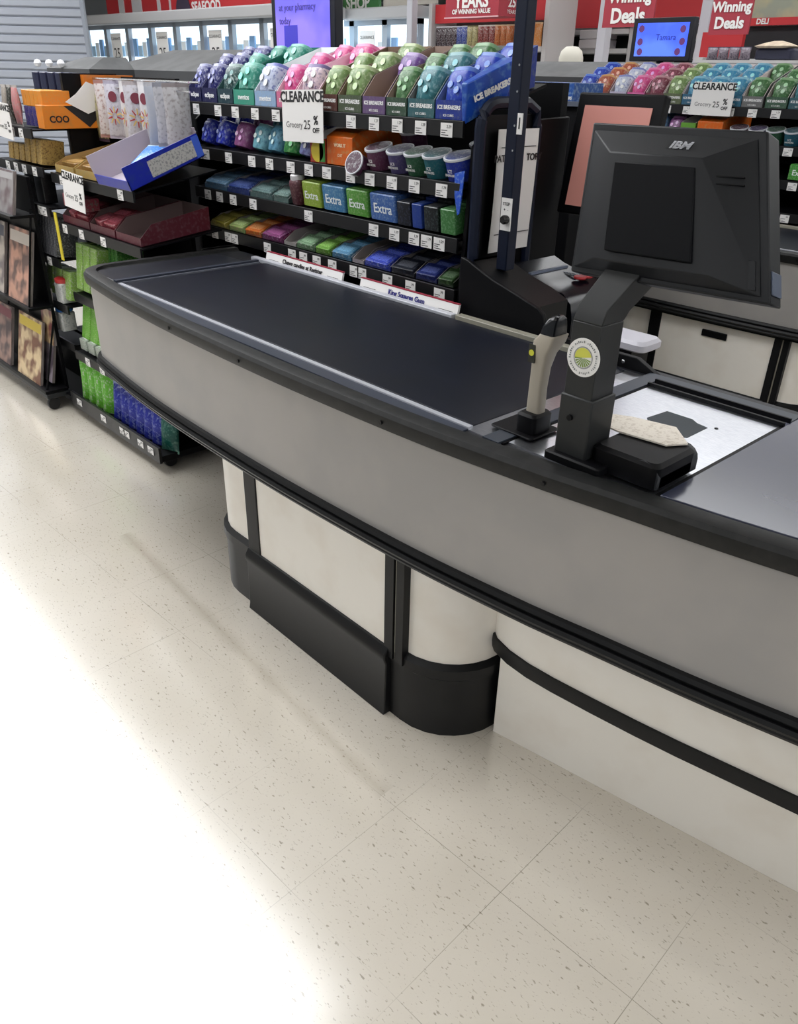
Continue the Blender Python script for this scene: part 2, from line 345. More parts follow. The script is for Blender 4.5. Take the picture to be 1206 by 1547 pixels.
# ------------------------------------------------------------------ monitor on its post
def polemount():
    L0 = (-.115, -.04, .857); t = thing('monitor_stand', 'black square post on the counter carrying the monitor', 'monitor stand', L0)
    def B(m, n, mt, par=t, **k): return m.build(n, mt, par, off=L0, **k)
    dk = mat('graphite_plastic', (27, 29, 30), .5)
    B(MB().rbox(-.165, -.045, -.085, .04, .857, .874, .006), 'base', steelblk)
    B(MB().box(-.152, -.084, -.072, -.0, .872, .985), 'sleeve', dk, bevel=.003)
    s = B(MB().lathe([(.0055, 0), (.0055, .004)], (-.125, -.0725, .945), 10, R=Matrix.Rotation(PI / 2, 3, 'X')), 'clamp_screw', steelblk)
    B(MB().box(-.148, -.089, -.069, -.004, .98, 1.115), 'post', dk, bevel=.002)
    m = MB(); m.loft([[(-.148, -.069, 1.115), (-.089, -.069, 1.115), (-.089, -.004, 1.115), (-.148, -.004, 1.115)],
                      [(-.146, -.062, 1.14), (-.087, -.062, 1.14), (-.087, .006, 1.13), (-.146, .006, 1.13)],
                      [(-.128, -.02, 1.20), (-.062, -.02, 1.20), (-.062, .045, 1.185), (-.128, .045, 1.185)],
                      [(-.125, -.012, 1.212), (-.058, -.012, 1.212), (-.058, .03, 1.2), (-.125, .03, 1.2)]], 0, False)
    B(m, 'arm', dk, bevel=.002)
    # foot bracket reaching to the tray
    k = B(MB().rbox(-.085, .05, -.055, .075, .857, .905, .014), 'tray_base', steelblk)
    m = MB(); m.loft([[(.02 + .03 * math.cos(a), y, .905 - .024 + .024 * math.sin(a)) for a in [PI * i / 8 for i in range(9)]] + [(-.01, y, .86), (.05, y, .86)] for y in (-.05, .082)], 0, True)
    B(m, 'tray_end', mat('black_moulded_plastic', (34, 36, 40), .4), k)
    st = B(MB().lathe([(.0335, 0), (.0335, .0012)], (-.1165, -.069, 1.056), 40, R=Matrix.Rotation(PI / 2, 3, 'X')), 'round_sticker', paper)
    st['label'] = 'white round sticker with green and yellow field emblem'
    m = MB(); C0 = Vector((-.1165, -.0706, 1.056))
    def ring(r0, r1, mi, a0=0, a1=2 * PI, n=40, dy=0):
        vs = []; fs = []
        for i in range(n + 1):
            a = a0 + (a1 - a0) * i / n
            for r in (r0, r1): vs.append((C0.x + r * math.cos(a), C0.y - dy, C0.z + r * math.sin(a)))
        for i in range(n): fs.append((2 * i, 2 * i + 1, 2 * i + 3, 2 * i + 2))
        m.add(vs, fs, mi)
    ring(.0175, .0195, 0); ring(0, .017, 1, .25, PI - .25 + .4, dy=.0001)
    for k_ in range(10): a = PI + .1 + (PI - .1) * k_ / 10; ring(.002, .0165, 2, a, a + .17, 3, .0002)
    for k_ in range(44):
        a = 2 * PI * k_ / 44
        if k_ % 7 == 3: continue
        ring(.0255, .0275 + .001 * (k_ % 3), 3, a, a + .075, 2, .0003)
    B(m, 'sticker_print', [mat('sticker_grey', (150, 150, 150), .6), mat('sticker_yellow', (206, 206, 84), .6), mat('sticker_green', (120, 150, 50), .6), mat('sticker_text', (120, 124, 124), .6)], st, smooth=False)
polemount()

def monitor():
    TLc, TRc, BRc, BLc = Vector((-.24, .05, 1.409)), Vector((.062, .05, 1.412)), Vector((.153, -.02, 1.192)), Vector((-.2, -.02, 1.180))
    L0 = (-.05, .02, 1.30); t = thing('monitor', 'black flat monitor seen from behind, on the square post', 'monitor', L0)
    def B(m, n, mt, par=t, **k): return m.build(n, mt, par, off=L0, **k)
    nrm = (TRc - TLc).cross(BLc - TLc).normalized()
    if nrm.y > 0: nrm = -nrm
    def Q(u, v, d=0): return (TLc * (1 - u) + TRc * u) * (1 - v) + (BLc * (1 - u) + BRc * u) * v + nrm * d      # u right, v down
    def slab(u0, u1, v0, v1, d0, d1, du=0): return MB().loft([[Q(u0, v0, d), Q(u1, v0, d), Q(u1, v1, d), Q(u0, v1, d)] for d in (d0, d1)], 0, False)
    shell = mat('monitor_shell', (18, 20, 24), .42, spec=.3)
    B(slab(0, 1, 0, 1, -.045, 0), 'housing', shell, bevel=.003)
    B(slab(.03, .97, .04, .94, -.049, -.045), 'screen', mat('monitor_screen', (12, 14, 18), .15))
    m = MB(); m.loft([[Q(.02, .05, .001), Q(.955, .05, .001), Q(.965, .965, .001), Q(.015, .965, .001)], [Q(.2, .215, .032), Q(.71, .215, .032), Q(.76, .90, .026), Q(.17, .90, .026)]], 0, False)
    bc = B(m, 'rear_cover', shell, bevel=.0015)
    B(slab(.235, .685, .27, .84, .0275, .0335), 'dark_centre_plate', mat('monitor_dark_centre', (4, 5, 9), .5, spec=.12), bc, bevel=.002)  # near-black plate enlarged to darken the middle of the cover
    m = MB()
    for k in range(2): m.loft([[Q(.78, .30 + k * .045, d), Q(.90, .285 + k * .045, d - .012), Q(.90, .292 + k * .045, d - .012), Q(.78, .307 + k * .045, d)] for d in (.018, .0245)], 0, False)
    B(m, 'vent_slots', steelblk, bc)
    P = (Q(.60, .05, .001) * .48 + Q(.56, .215, .032) * .52); U_ = (TRc - TLc).normalized(); V_ = (Q(.5, .05, .001) - Q(.48, .215, .032)); V_ = (V_ - U_ * V_.dot(U_)).normalized(); N_ = U_.cross(V_)
    M4 = Matrix(((U_.x, V_.x, N_.x, P.x), (U_.y, V_.y, N_.y, P.y), (U_.z, V_.z, N_.z, P.z), (0, 0, 0, 1))) @ Matrix.Translation((0, 0, .0012))
    m = MB(); m.text('IBM', .022, M4, 0, .0003, bold=.0008)
    B(m, 'maker_lettering', mat('logo_silver', (190, 192, 198), .4), bc, smooth=False)
    m = MB()
    for k in range(6):
        q = M4 @ Matrix.Translation((0, -.0062 + k * .0024, .0006)); vs = [q @ Vector(v) for v in ((-.027, -.0003, 0), (.027, -.0003, 0), (.027, .0003, 0), (-.027, .0003, 0))]; m.add([tuple(v) for v in vs], [(0, 1, 2, 3)])
    B(m, 'lettering_stripes', shell, bc, smooth=False)
    B(slab(.79, .945, .76, .935, -.002, .0075), 'port_cover', shell, bc, bevel=.001)
    B(MB().loft([[Q(.998, v, d), Q(1.008, v, d), Q(1.008, v + .14, d), Q(.998, v + .14, d)] for v, d in ((.8, -.04), (.8, -.006))], 0, False), 'side_switch_panel', mat('switch_blue_grey', (78, 88, 108), .4), bevel=.001)
monitor()

# paper and card leaning on tray base
m = MB(); m.prism([(-.165, .066), (-.10, .10), (-.02, .118), (.034, .066), (.012, .03), (-.08, .018), (-.15, .028)], .9065, .9095)
tag(m.build('paper_pad', mat('printed_paper', (226, 218, 206), .7, c2=(206, 196, 182), scale=160, thr=(.52, .62)), off=(0, .05, .9065)), 'cream printed paper pad lying across the black tray beside the post', 'paper')

def handheld():
    L0 = (-.255, -.002, .857); t = thing('barcode_scanner', 'beige handheld barcode scanner standing beside the post', 'barcode scanner', L0)
    def B(m, n, mt, par=t, **k): return m.build(n, mt, par, off=L0, **k)
    gr = mat('scanner_grey', (170, 162, 148), .45); X, Y = -.255, -.002
    B(MB().rbox(X - .025, X + .022, Y - .03, Y + .03, .857, .90, .01), 'cradle', steelblk)
    B(MB().rbox(X - .075, X + .03, Y - .045, Y + .045, .857, .861, .006), 'cradle_foot', steelblk)
    m = MB()
    secs = []
    for z, w, d, dx, dy in ((.895, .016, .013, 0, 0), (.95, .015, .013, .0, 0), (.99, .0155, .014, .002, 0), (1.02, .018, .018, .006, .0), (1.042, .022, .024, .012, .004), (1.056, .018, .024, .018, .008)):
        secs.append([(X + x + dx, Y + y + dy, z) for x, y in rrect(-w, w, -d, d, .006)])
    m.loft(secs); b = B(m, 'handle', gr)
    m = MB(); m.loft([[(X + x + dx, Y + y + .01, z) for x, y in rrect(-w, w, -d, d, .007)] for z, w, d, dx in ((1.048, .017, .024, .014), (1.07, .015, .022, .016), (1.085, .011, .018, .02), (1.09, .006, .012, .022))]); B(m, 'scan_head', mat('glossy_black', (20, 22, 26), .2))
    m = MB(); m.box(X - .0165, X - .001, Y - .0195, Y - .017, 1.0, 1.035); l = B(m, 'sticker', mat('scanner_label_dark', (32, 34, 26), .5), b)
    m = MB(); m.lathe([(.006, 0), (.006, .001)], (X - .009, Y - .0195, 1.019), 14, R=Matrix.Rotation(PI / 2, 3, 'X')); B(m, 'sticker_emblem', mat('emblem_lime', (206, 206, 60), .5), l)
handheld()

# ------------------------------------------------------------------ gum racks
def price_tag(m, x, y, z, w=.046, h=.036, price='1.29', rz=0):
    m.box(x - w / 2, x + w / 2, y - .0015, y, z - h / 2, z + h / 2, 0)
    m.text(price, .011, FR(x + w * .22, y - .0018, z + h * .24), 1, .0002)
    for k, wd in enumerate((.5, .35, .6)): m.box(x - w * .42, x - w * .42 + w * wd, y - .0019, y - .0014, z - h * .05 - k * .006, z - h * .05 + .002 - k * .006, 1)
def make_rack(label, x0, x1, y, tags, x_off=0):
    L0 = ((x0 + x1) / 2, y + .3, 0); t = thing('gum_rack', label, 'display rack', L0)
    def B(m, n, mt, par=t, **k): return m.build(n, mt, par, off=L0, **k)
    B(MB().box(x0, x1, y + .42, y + .45, .02, 1.46), 'back_panel', steelblk)
    B(MB().box(x0, x1, y - .01, y + .45, 0.0, .80), 'base_cabinet', steelblk, bevel=.004)
    for x in (x0 - .02, x1): B(MB().prismx([(y + .0, .8), (y + .45, .8), (y + .45, 1.37), (y + .10, 1.36), (y + .03, 1.30)], x, x + .015), 'side_board', steelblk, bevel=.003)
    for zi, (zr, rise, dep) in enumerate(((1.362, .095, .34), (1.203, .05, .36), (1.053, .045, .36), (.905, .04, .36))):
        m = MB(); m.prismx([(y, zr - .008), (y + dep, zr - .008 + rise), (y + dep, zr + rise), (y, zr)], x0, x1); s = B(m, 'shelf', steelblk)
        m = MB(); m.box(x0, x1, y - .008, y, zr - .04, zr + .002); r = B(m, 'tag_rail', mat('rail_black', (9, 9, 12), .4), s, bevel=.001)
        for (tx, pz) in tags[zi]:
            m = MB(); price_tag(m, tx, y - .009, zr - .023, price=pz); B(m, 'price_tag', [paper, ink], r if False else s, smooth=False)
    return t
T1 = [[(x, p) for x, p in ((-2.46, '1.27'), (-2.30, '1.27'), (-2.18, '1.49'), (-2.05, '1.49'), (-1.92, '1.49'), (-1.79, '1.49'), (-1.51, '1.27'), (-1.40, '1.27'), (-1.295, '1.29'), (-1.195, '1.29'), (-1.09, '2.29'))],
      [(-2.47, '1.79'), (-2.415, '1.79'), (-2.25, '1.79'), (-2.09, '2.49'), (-1.975, '2.49'), (-1.845, '2.29'), (-1.74, '1.29'), (-1.64, '1.79'), (-1.515, '1.59'), (-1.42, '1.59'), (-1.315, '1.59'), (-1.215, '1.79'), (-1.10, '1.79')],
      [(-2.43, '.99'), (-2.34, '.99'), (-2.24, '.99'), (-2.10, '.99'), (-1.75, '1.19'), (-1.40, '1.19'), (-1.30, '1.19'), (-1.21, '1.29'), (-1.155, '1.29'), (-1.10, '1.29')],
      [(-2.40, '.99'), (-2.30, '.99'), (-2.25, '.99'), (-2.02, '.99'), (-1.86, '.99'), (-1.79, '.99'), (-1.71, '.99'), (-1.62, '.99'), (-1.50, '.99'), (-1.46, '.99'), (-1.33, '.99'), (-1.22, '.99'), (-1.09, '.99')]]
make_rack('near black gum rack with four loaded shelves behind the belt', -2.53, -1.03, .575, T1)
T2 = [[(-2.48 + i * .118, '1.29') for i in range(11)], [(-2.4 + i * .12, '1.79') for i in range(11)], [(-2.4 + i * .14, '.99') for i in range(10)], [(-2.4 + i * .14, '.99') for i in range(10)]]
make_rack('second gum rack in the neighbouring lane, behind the monitor', -2.53, -1.03, 3.045, T2)

# product makers: each returns a thing
def cup_mesh(w, d, h):
    m = MB(); secs = []
    for z, k in ((0, .82), (h * .06, .9), (h * .5, .97), (h * .8, 1), (h * .93, .93), (h, .74)):
        secs.append([(x, y, z) for x, y in rrect(-w / 2 * k, w / 2 * k, -d / 2 * k, d / 2 * k, w * .3 * k, 4)])
    return m.loft(secs)
PROTO = {}
def bottle(loc, w, c, c2, label, group, rx=-.25, h=.085, lid=None):
    """squat rounded mint bottle lying back: body, wrap label, lid"""
    key = ('b', round(w, 3), c, c2, h, lid)
    if key in PROTO: t = copy_tree(PROTO[key])
    else:
        t = thing('mint_bottle', '', 'mint bottle')
        cup_mesh(w, w * .92, h).build('body', pr(c, c2, 42), t)
        m = MB(); m.loft([[(x, y, z) for x, y in rrect(-w * k / 2, w * k / 2, -w * .92 * k / 2, w * .92 * k / 2, w * .3 * k, 4)] for z, k in ((h * .93, .80), (h * .955, .86), (h * 1.07, .84), (h * 1.10, .74))])
        m.build('lid', mat('lid_%d%d%d' % (lid or c2), tuple(int(v * .62 + c[i] * .3) for i, v in enumerate(lid or c2)), .3), t)
        m = MB()
        for k in range(3): 
            a = .5 * k - .5; m.lathe([(w * .1, 0), (w * .1, .0015)], (w * .2 * math.cos(2.1 * k + 1), -w * .465, h * .5 + w * .17 * math.sin(2.1 * k + 1)), 10, R=Matrix.Rotation(PI / 2, 3, 'X'))
        m.build('printed_cubes', pr(tuple(min(255, v + 110) for v in c), (240, 245, 245)), t)
        PROTO[key] = t
    t.location = loc; t.rotation_euler = (rx, random.uniform(-.06, .06), random.uniform(-.12, .12)); return tag(t, label, 'mint bottle', group)
def tin(loc, r, c, label, group, rx=-.5, h=.07):
    key = ('t', r, c, h)
    if key in PROTO: t = copy_tree(PROTO[key])
    else:
        t = thing('mint_tub', '', 'mint tub')
        m = MB(); m.lathe([(r * .86, 0), (r * .9, .004), (r * .95, h * .9)], n=24); m.build('body', pr(c, None, 70), t)
        l = MB().lathe([(r * .95, h * .9), (r * 1.02, h * .9), (r * 1.04, h * .96), (r * 1.02, h), (r * .9, h)], n=24).build('rim', mat('tub_rim_white', (214, 216, 222), .3), t)
        MB().lathe([(r * .92, h * .97), (r * .92, h * 1.01), (r * .4, h * 1.02)], n=24).build('lid', pr(tuple(int(v * .55 + 40) for v in c), (215, 220, 220), 45), t)
        m = MB(); m.text('ICE', .013, FR(0, -r * .95, h * .52)); m.text('BREAKERS', .0095, FR(0, -r * .95, h * .36)); m.build('lettering', paper, t, smooth=False)
        PROTO[key] = t
    t.location = loc; t.rotation_euler = (rx, 0, random.uniform(-.1, .1)); return tag(t, label, 'mint tub', group)
def tray(x0, x1, y, z, dep, c, label, txt='', group=None, fh=.042, bh=.105, rise=.09, inside=None, tc=(240, 240, 240), tsz=.017, txt2='', cat='display carton', name='display_tray', wall=.002):
    t = thing(name, label, cat, ((x0 + x1) / 2, y, z), 0, group); w = (x1 - x0) / 2 - .001
    ins = mat('carton_inside_%d%d%d' % (inside or (210, 206, 204)), inside or (210, 206, 204), .8); cm = pr(c, None, 35)
    def sh(yy, zz): return (yy, zz + rise * yy / .34)
    m = MB()
    for s in (-1, 1):
        a, b = (-w, -w + wall) if s < 0 else (w - wall, w)
        m.prismx([sh(0, 0), sh(dep, 0), sh(dep, bh), sh(.05, bh * .75 + fh * .25), sh(0, fh)], a, b, 1)
        m.prismx([sh(0, 0), sh(dep, 0), sh(dep, bh), sh(.05, bh * .75 + fh * .25), sh(0, fh)], (a if s < 0 else b) - (.0005 if s < 0 else 0), (a if s < 0 else b) + (0 if s < 0 else .0005), 0)
    m.prismx([sh(dep - wall, 0), sh(dep, 0), sh(dep, bh), sh(dep - wall, bh)], -w, w, 1)
    m.prismx([sh(0, 0), sh(dep, 0), sh(dep, .002), sh(0, .002)], -w, w, 1)
    m.build('carton', [cm, ins], t)
    fp = MB().box(-w, w, -.001, .001, 0, fh).build('front_panel', cm, t)
    if txt:
        m = MB(); m.text(txt, tsz, FR(0, -.0015, fh * (.62 if txt2 else .5)), bold=.0004)
        if txt2: m.text(txt2, tsz * .62, FR(0, -.0015, fh * .2))
        m.build('lettering', mat('tray_text_%d%d%d' % tc, tc, .5), fp, smooth=False)
    return t
def pack(loc, w, d, h, c, c2, label, group, rz=0, rx=0, cat='gum pack', name='gum_pack', txt='', tcol=(235, 240, 240)):
    key = ('p', round(w, 4), round(d, 4), round(h, 4), c, c2, name, txt)
    if key in PROTO: t = copy_tree(PROTO[key])
    else:
        t = thing(name, '', cat)
        MB().rbox(-w / 2, w / 2, -d / 2, d / 2, 0, h, min(w, d) * .08).build('wrapper', pr(c, c2, 70), t)
        m = MB(); m.box(-w * .36, w * .36, -d * .3, d * .2, h, h + .0006)
        m.build('label', pr(tuple(min(255, v + 70) for v in c), c, 90), t)
        if txt:
            m = MB(); m.text(txt, min(w * .34, h * .5), FR(0, -d / 2 - .0006, h * .45), bold=.0004); m.build('lettering', mat('pk_text_%d%d%d' % tcol, tcol, .5), t, smooth=False)
        PROTO[key] = t
    t.location = loc; t.rotation_euler = (rx, 0, rz); return tag(t, label, cat, group)
def pouch(loc, w, h, th, c, c2, label, group, rz=0, rx=0, cat='bag', name='candy_bag', txt='', top=None, tcol=(240, 240, 245), tsz=None):
    key = ('q', round(w, 3), round(h, 3), round(th, 3), c, c2, name, txt, top)
    if key in PROTO: t = copy_tree(PROTO[key])
    else:
        t = thing(name, '', cat); secs = []; n = 10
        for k in range(9):
            u = k / 8; z = h * u; b = max(.06, math.sin(PI * min(1, max(0, (u * .92 + .04)))) ** .6); ww = w / 2 * (1 - .06 * math.sin(PI * u))
            secs.append([(ww * math.cos(2 * PI * i / 16), th / 2 * b * math.sin(2 * PI * i / 16) * (1 + .12 * math.sin(7 * u + 2.3 * i)), z) for i in range(16)])
        m = MB(); m.loft(secs); m.build('film', pr(c, c2, 38, .28), t)
        tp = top or c2
        m = MB(); m.box(-w / 2, w / 2, -.001, .001, h * .985, h * 1.07); m.box(-w / 2, w / 2, -.001, .001, -.012, .004); m.build('crimp', pr(tp, None, 80), t)
        if txt:
            m = MB(); m.text(txt, tsz or w * .22, FR(0, -th / 2 - .002, h * .42), bold=.0005); m.build('lettering', mat('bag_text_%d%d%d' % tcol, tcol, .4), t, smooth=False)
        PROTO[key] = t
    t.location = loc; t.rotation_euler = (rx, 0, rz); return tag(t, label, cat, group)
POS = ['front', 'second', 'third', 'rear']
def topshelf(items, y, where, z0=1.363, rise=.095 / .34):
    for it in items:
        x0, x1, c, txt, txt2, cups, nm, ins = it
        w = x1 - x0; xc = (x0 + x1) / 2
        if c: tray(x0, x1, y + .004, z0 + .002, .30, c, '%s display carton on the top shelf of the %s' % (nm, where), txt, 'open cartons on the top shelf of the ' + where, fh=.048, inside=ins, rise=.095, tsz=min(.024, w * 1.62 / max(4, len(txt))) if txt else .015, txt2=txt2)
        for r, cc in enumerate(cups):
            if cc is None: continue
            yy = y + .052 + r * .098; zz = z0 + .006 + (yy - y) * rise + (.022 if r else .012)
            bottle((xc + random.uniform(-.004, .004), yy, zz), w * .93, cc[0], cc[1], '%s bottle, %s in the %s carton, %s' % (cc[2], POS[r], nm, where), 'mint bottles on the top shelf of the ' + where, rx=-.36 - r * .06, h=.086, lid=cc[1])
NV = ((30, 34, 110), (220, 222, 240), 'navy and white'); TL = ((40, 140, 120), (160, 220, 205), 'teal'); PK = ((225, 80, 150), (250, 170, 205), 'pink')
GR = ((70, 120, 70), (170, 205, 160), 'green'); LG = ((120, 150, 90), (215, 225, 180), 'light green'); TE = ((50, 120, 130), (160, 205, 210), 'blue green'); BL = ((36, 70, 190), (130, 170, 235), 'blue')
GW = ((40, 80, 80), (225, 235, 230), 'dark green and white'); PU = ((110, 70, 150), (200, 180, 225), 'purple')
NR = 'near gum rack'
topshelf([
 (-2.53, -2.435, (28, 30, 78), 'eclipse', '', (NV, NV, NV), 'leftmost navy', (60, 62, 110)),
 (-2.43, -2.32, (30, 34, 84), 'eclipse', '', (NV, NV, NV), 'second navy', (60, 62, 110)),
 (-2.315, -2.21, (36, 66, 76), 'eclipse', '', (GW, TL, TL), 'dark green', (60, 100, 100)),
 (-2.205, -2.07, (70, 165, 140), 'mentos', '', (TL, None, TL), 'mint green', (30, 110, 95)),
 (-2.065, -1.935, (160, 190, 225), 'mentos', '', (((200, 208, 232), (90, 100, 190), 'white and blue'), None, None), 'pale blue', (232, 236, 236)),
 (-1.93, -1.825, (225, 120, 160), 'mentos', '', (PK, PK, PK), 'pink', (250, 225, 235)),
 (-1.82, -1.70, (235, 190, 205), 'mentos', '', (((230, 205, 215), (70, 60, 130), 'pale pink'), None, PK), 'pale pink', (245, 215, 225)),
 (-1.695, -1.595, (96, 60, 54), 'ICE BREAKERS', 'ICE CUBES', (LG, LG, None), 'brown and green', (120, 96, 80)),
 (-1.59, -1.475, (80, 92, 70), 'ICE BREAKERS', 'ICE CUBES', (LG, LG, LG), 'olive green', (140, 118, 100)),
 (-1.47, -1.365, (110, 86, 130), 'ICE BREAKERS', 'ICE CUBES', (None, PU, None), 'purple', (150, 128, 116)),
 (-1.36, -1.27, (60, 84, 66), 'ICE BREAKERS', 'ICE CUBES', (GR, GR, GR), 'forest green', (150, 128, 116)),
 (-1.265, -1.155, (60, 104, 112), 'ICE BREAKERS', 'ICE CUBES', (TE, TE, GR), 'blue green', (120, 120, 120)),
 (-1.15, -1.045, (36, 58, 150), 'ICE BREAKERS', 'ICE CUBES', (BL, BL, BL), 'royal blue', (100, 120, 170))], .575, NR)
# big blue bag and carton side at right end of top shelf
t = thing('branded_carton', 'tall blue carton with white lettering at the right end of the top shelf', 'carton', (-1.03, .575, 1.355))
m = MB(); m.loft([[(x, y, z) for x, y, z in q] for q in ([(-.012, 0, 0), (.0, .0, .0), (.03, .13, .06), (-.02, .13, .06)], [(-.012, -.01, .10), (.010, -.01, .10), (.05, .15, .165), (-.01, .15, .165)])], 0, False)
m.build('carton', pr((30, 84, 190), (110, 165, 235), 20), t, bevel=.003)
M4 = Matrix.Translation((.027, .07, .085)) @ Matrix.Rotation(PI / 2 - .25, 4, 'Z') @ Matrix.Rotation(PI / 2 - .02, 4, 'X') @ Matrix.Rotation(.38, 4, 'Z')
m = MB(); m.text('ICE BREAKERS', .020, M4 @ Matrix.Translation((0, 0, .006)), bold=.0012); m.build('lettering', paper, t, smooth=False)
FL = ((180, 90, 70), (235, 200, 120), 'brown and yellow'); WB = ((215, 222, 240), (110, 120, 200), 'white and blue'); MR = ((130, 60, 80), (230, 190, 190), 'maroon'); AQ = ((70, 150, 190), (170, 215, 230), 'aqua')
SR = 'second gum rack'
R2 = [(-2.50, (90, 110, 200), BL, 'violet blue', 'mentos'), (-2.385, (150, 80, 70), FL, 'red brown', 'mentos'), (-2.27, (210, 200, 225), WB, 'lavender white', 'mentos'), (-2.155, (225, 110, 170), PK, 'hot pink', 'mentos'),
      (-2.04, (110, 60, 70), MR, 'dark maroon', 'ICE BREAKERS'), (-1.93, (100, 110, 80), LG, 'moss green', 'ICE BREAKERS'), (-1.82, (60, 110, 140), AQ, 'sea blue', 'ICE BREAKERS'), (-1.71, (70, 130, 150), AQ, 'turquoise', 'ICE BREAKERS'),
      (-1.60, (60, 120, 150), AQ, 'lagoon blue', 'ICE BREAKERS'), (-1.49, (120, 120, 120), GR, 'grey green', 'ICE BREAKERS'), (-1.37, (70, 100, 80), GR, 'bottle green', 'ICE BREAKERS'), (-1.255, (60, 100, 110), TE, 'deep teal', 'ICE BREAKERS'), (-1.145, (50, 70, 160), BL, 'cobalt blue', 'ICE BREAKERS')]
topshelf([(x, x + .108, c, tx, 'ICE CUBES' if tx[0] == 'I' else '', (cp, None if nm == 'grey green' else cp, cp), nm, (215, 200, 200)) for x, c, cp, nm, tx in R2], 3.045, SR)

# row 2 of the near rack
def y2(k): return .575 + .045 + k * .08
ROW2 = [(-2.46, (34, 48, 180), (170, 190, 240), 'deep blue, leftmost'), (-2.35, (40, 54, 190), (190, 205, 245), 'blue with white script'), (-2.215, (150, 84, 140), (200, 150, 190), 'plum'), (-2.09, (130, 190, 205), (70, 140, 180), 'pale aqua'),
        (-1.99, (110, 170, 200), (50, 120, 160), 'ice blue'), (-1.89, (40, 130, 60), (150, 215, 130), 'leaf green'), (-1.80, (150, 160, 215), (90, 60, 150), 'lilac blue')]
for x, c, cc2, nm in ROW2:
    for k in range(2):
        bottle((x, y2(k), 1.212 + k * .02), .088, c, cc2, '%s gum bottle, %s one, second shelf of the near gum rack' % (nm, POS[k]), 'gum bottles on the second shelf of the near gum rack', rx=-.38, h=.08 + .006 * k, lid=tuple(min(255, int(v * .8 + 20)) for v in c))
t = tray(-1.745, -1.66, .579, 1.206, .2, (190, 60, 40), 'red yellow and green carton beside the orange carton on the second shelf', '', fh=.075, bh=.09, rise=.05)
m = MB(); m.lathe([(.034, 0), (.034, .0015)], (0, -.002, .036), 18, R=Matrix.Rotation(PI / 2, 3, 'X')); m.build('yellow_fruit_print', mat('print_yellow', (216, 196, 60), .5), t)
m = MB().box(.012, .04, -.0035, -.001, .004, .07).build('green_print', mat('print_green', (60, 140, 60), .5), t)
t = thing('orange_carton', 'bright orange carton in the middle of the second shelf, near gum rack', 'carton', (-1.585, .579, 1.206)); m = MB(); m.prismx([(0, 0), (.3, .045), (.3, .13), (.04, .105), (0, .085)], -.07, .062); m.build('carton', pr((232, 110, 30), (245, 165, 90), 26), t, bevel=.002)
m = MB(); m.text('WORK IT', .014, FR(0, -.0012, .06), bold=.0004); m.text('OUT', .012, FR(0, -.0012, .03)); m.build('lettering', mat('cream_text', (250, 225, 190), .5), t, smooth=False)
for i, (x, c, nm) in enumerate(((-1.43, (110, 60, 90), 'maroon'), (-1.325, (90, 80, 130), 'purple'), (-1.245, (50, 100, 70), 'green'), (-1.165, (40, 110, 120), 'teal'), (-1.075, (40, 60, 170), 'blue'))):
    tin((x + (.0 if i else .005), .625, 1.208), .044, c, '%s round mint tub with white rim, second shelf of the near gum rack' % nm, 'round mint tubs on the near gum rack', rx=.28)
tin((-1.49, .60, 1.205), .036, (96, 50, 80), 'maroon mint tub tipped on its side beside the orange carton', None, rx=1.15, h=.05)
tin((-1.40, .745, 1.25), .044, (104, 60, 90), 'rear maroon mint tub behind the front row of tubs', None, rx=.2)
tin((-1.09, .74, 1.235), .044, (70, 90, 110), 'rear grey blue mint tub behind the blue one', None, rx=.2)
t = thing('hanging_wrapper', 'torn blue wrapper hanging at the right end of the second shelf', 'wrapper', (-1.035, .57, 1.17)); m = MB(); m.loft([[(-.02, 0, .06), (.018, .0, .07), (.018, .003, .07), (-.02, .003, .06)], [(-.012, -.004, .0), (.014, -.004, 0), (.014, 0, 0), (-.012, 0, 0)], [(.0, -.002, -.05), (.008, -.002, -.045), (.008, 0, -.045), (.0, 0, -.05)]], 0, False); m.build('film', pr((40, 90, 210), (160, 190, 245)), t)

# second rack, shelf 2 (seen over the monitor)
for x, c, cc2, nm in ((-2.14, (90, 160, 90), (200, 235, 190), 'grassy'), (-2.04, (60, 130, 70), (190, 230, 180), 'fern'), (-2.44, (60, 80, 160), (180, 190, 230), 'slate blue'), (-2.34, (60, 120, 150), (180, 210, 230), 'steel blue'), (-2.24, (150, 190, 210), (90, 150, 190), 'frosty'), (-1.945, (130, 170, 200), (70, 110, 170), 'sky blue'), (-1.85, (120, 60, 120), (190, 140, 190), 'plum purple')):
    for k in range(2): bottle((x, 3.09 + k * .08, 1.212 + k * .02), .085, c, cc2, '%s gum bottle, %s one, second shelf of the second gum rack' % (nm, POS[k]), 'gum bottles on the second gum rack', rx=-.38)
t = tray(-1.80, -1.715, 3.049, 1.206, .2, (110, 170, 60), 'green and yellow carton on the second shelf of the far gum rack', '', fh=.075, bh=.09, rise=.05)
t = thing('orange_carton', 'orange carton on the neighbouring lane rack, above the monitor', 'carton', (-1.635, 3.049, 1.206)); m = MB(); m.prismx([(0, 0), (.3, .045), (.3, .13), (.04, .105), (0, .085)], -.07, .07); m.build('carton', pr((232, 110, 30), (245, 165, 90), 26), t, bevel=.002)
for x, c, nm in ((-1.49, (104, 54, 80), 'maroon'), (-1.39, (80, 60, 120), 'purple'), (-1.30, (40, 90, 60), 'green'), (-1.21, (40, 100, 120), 'teal'), (-1.115, (40, 60, 150), 'blue')):
    tin((x, 3.095, 1.208), .044, c, '%s round mint tub on the second shelf of the far gum rack' % nm, 'round mint tubs on the far gum rack', rx=.28)
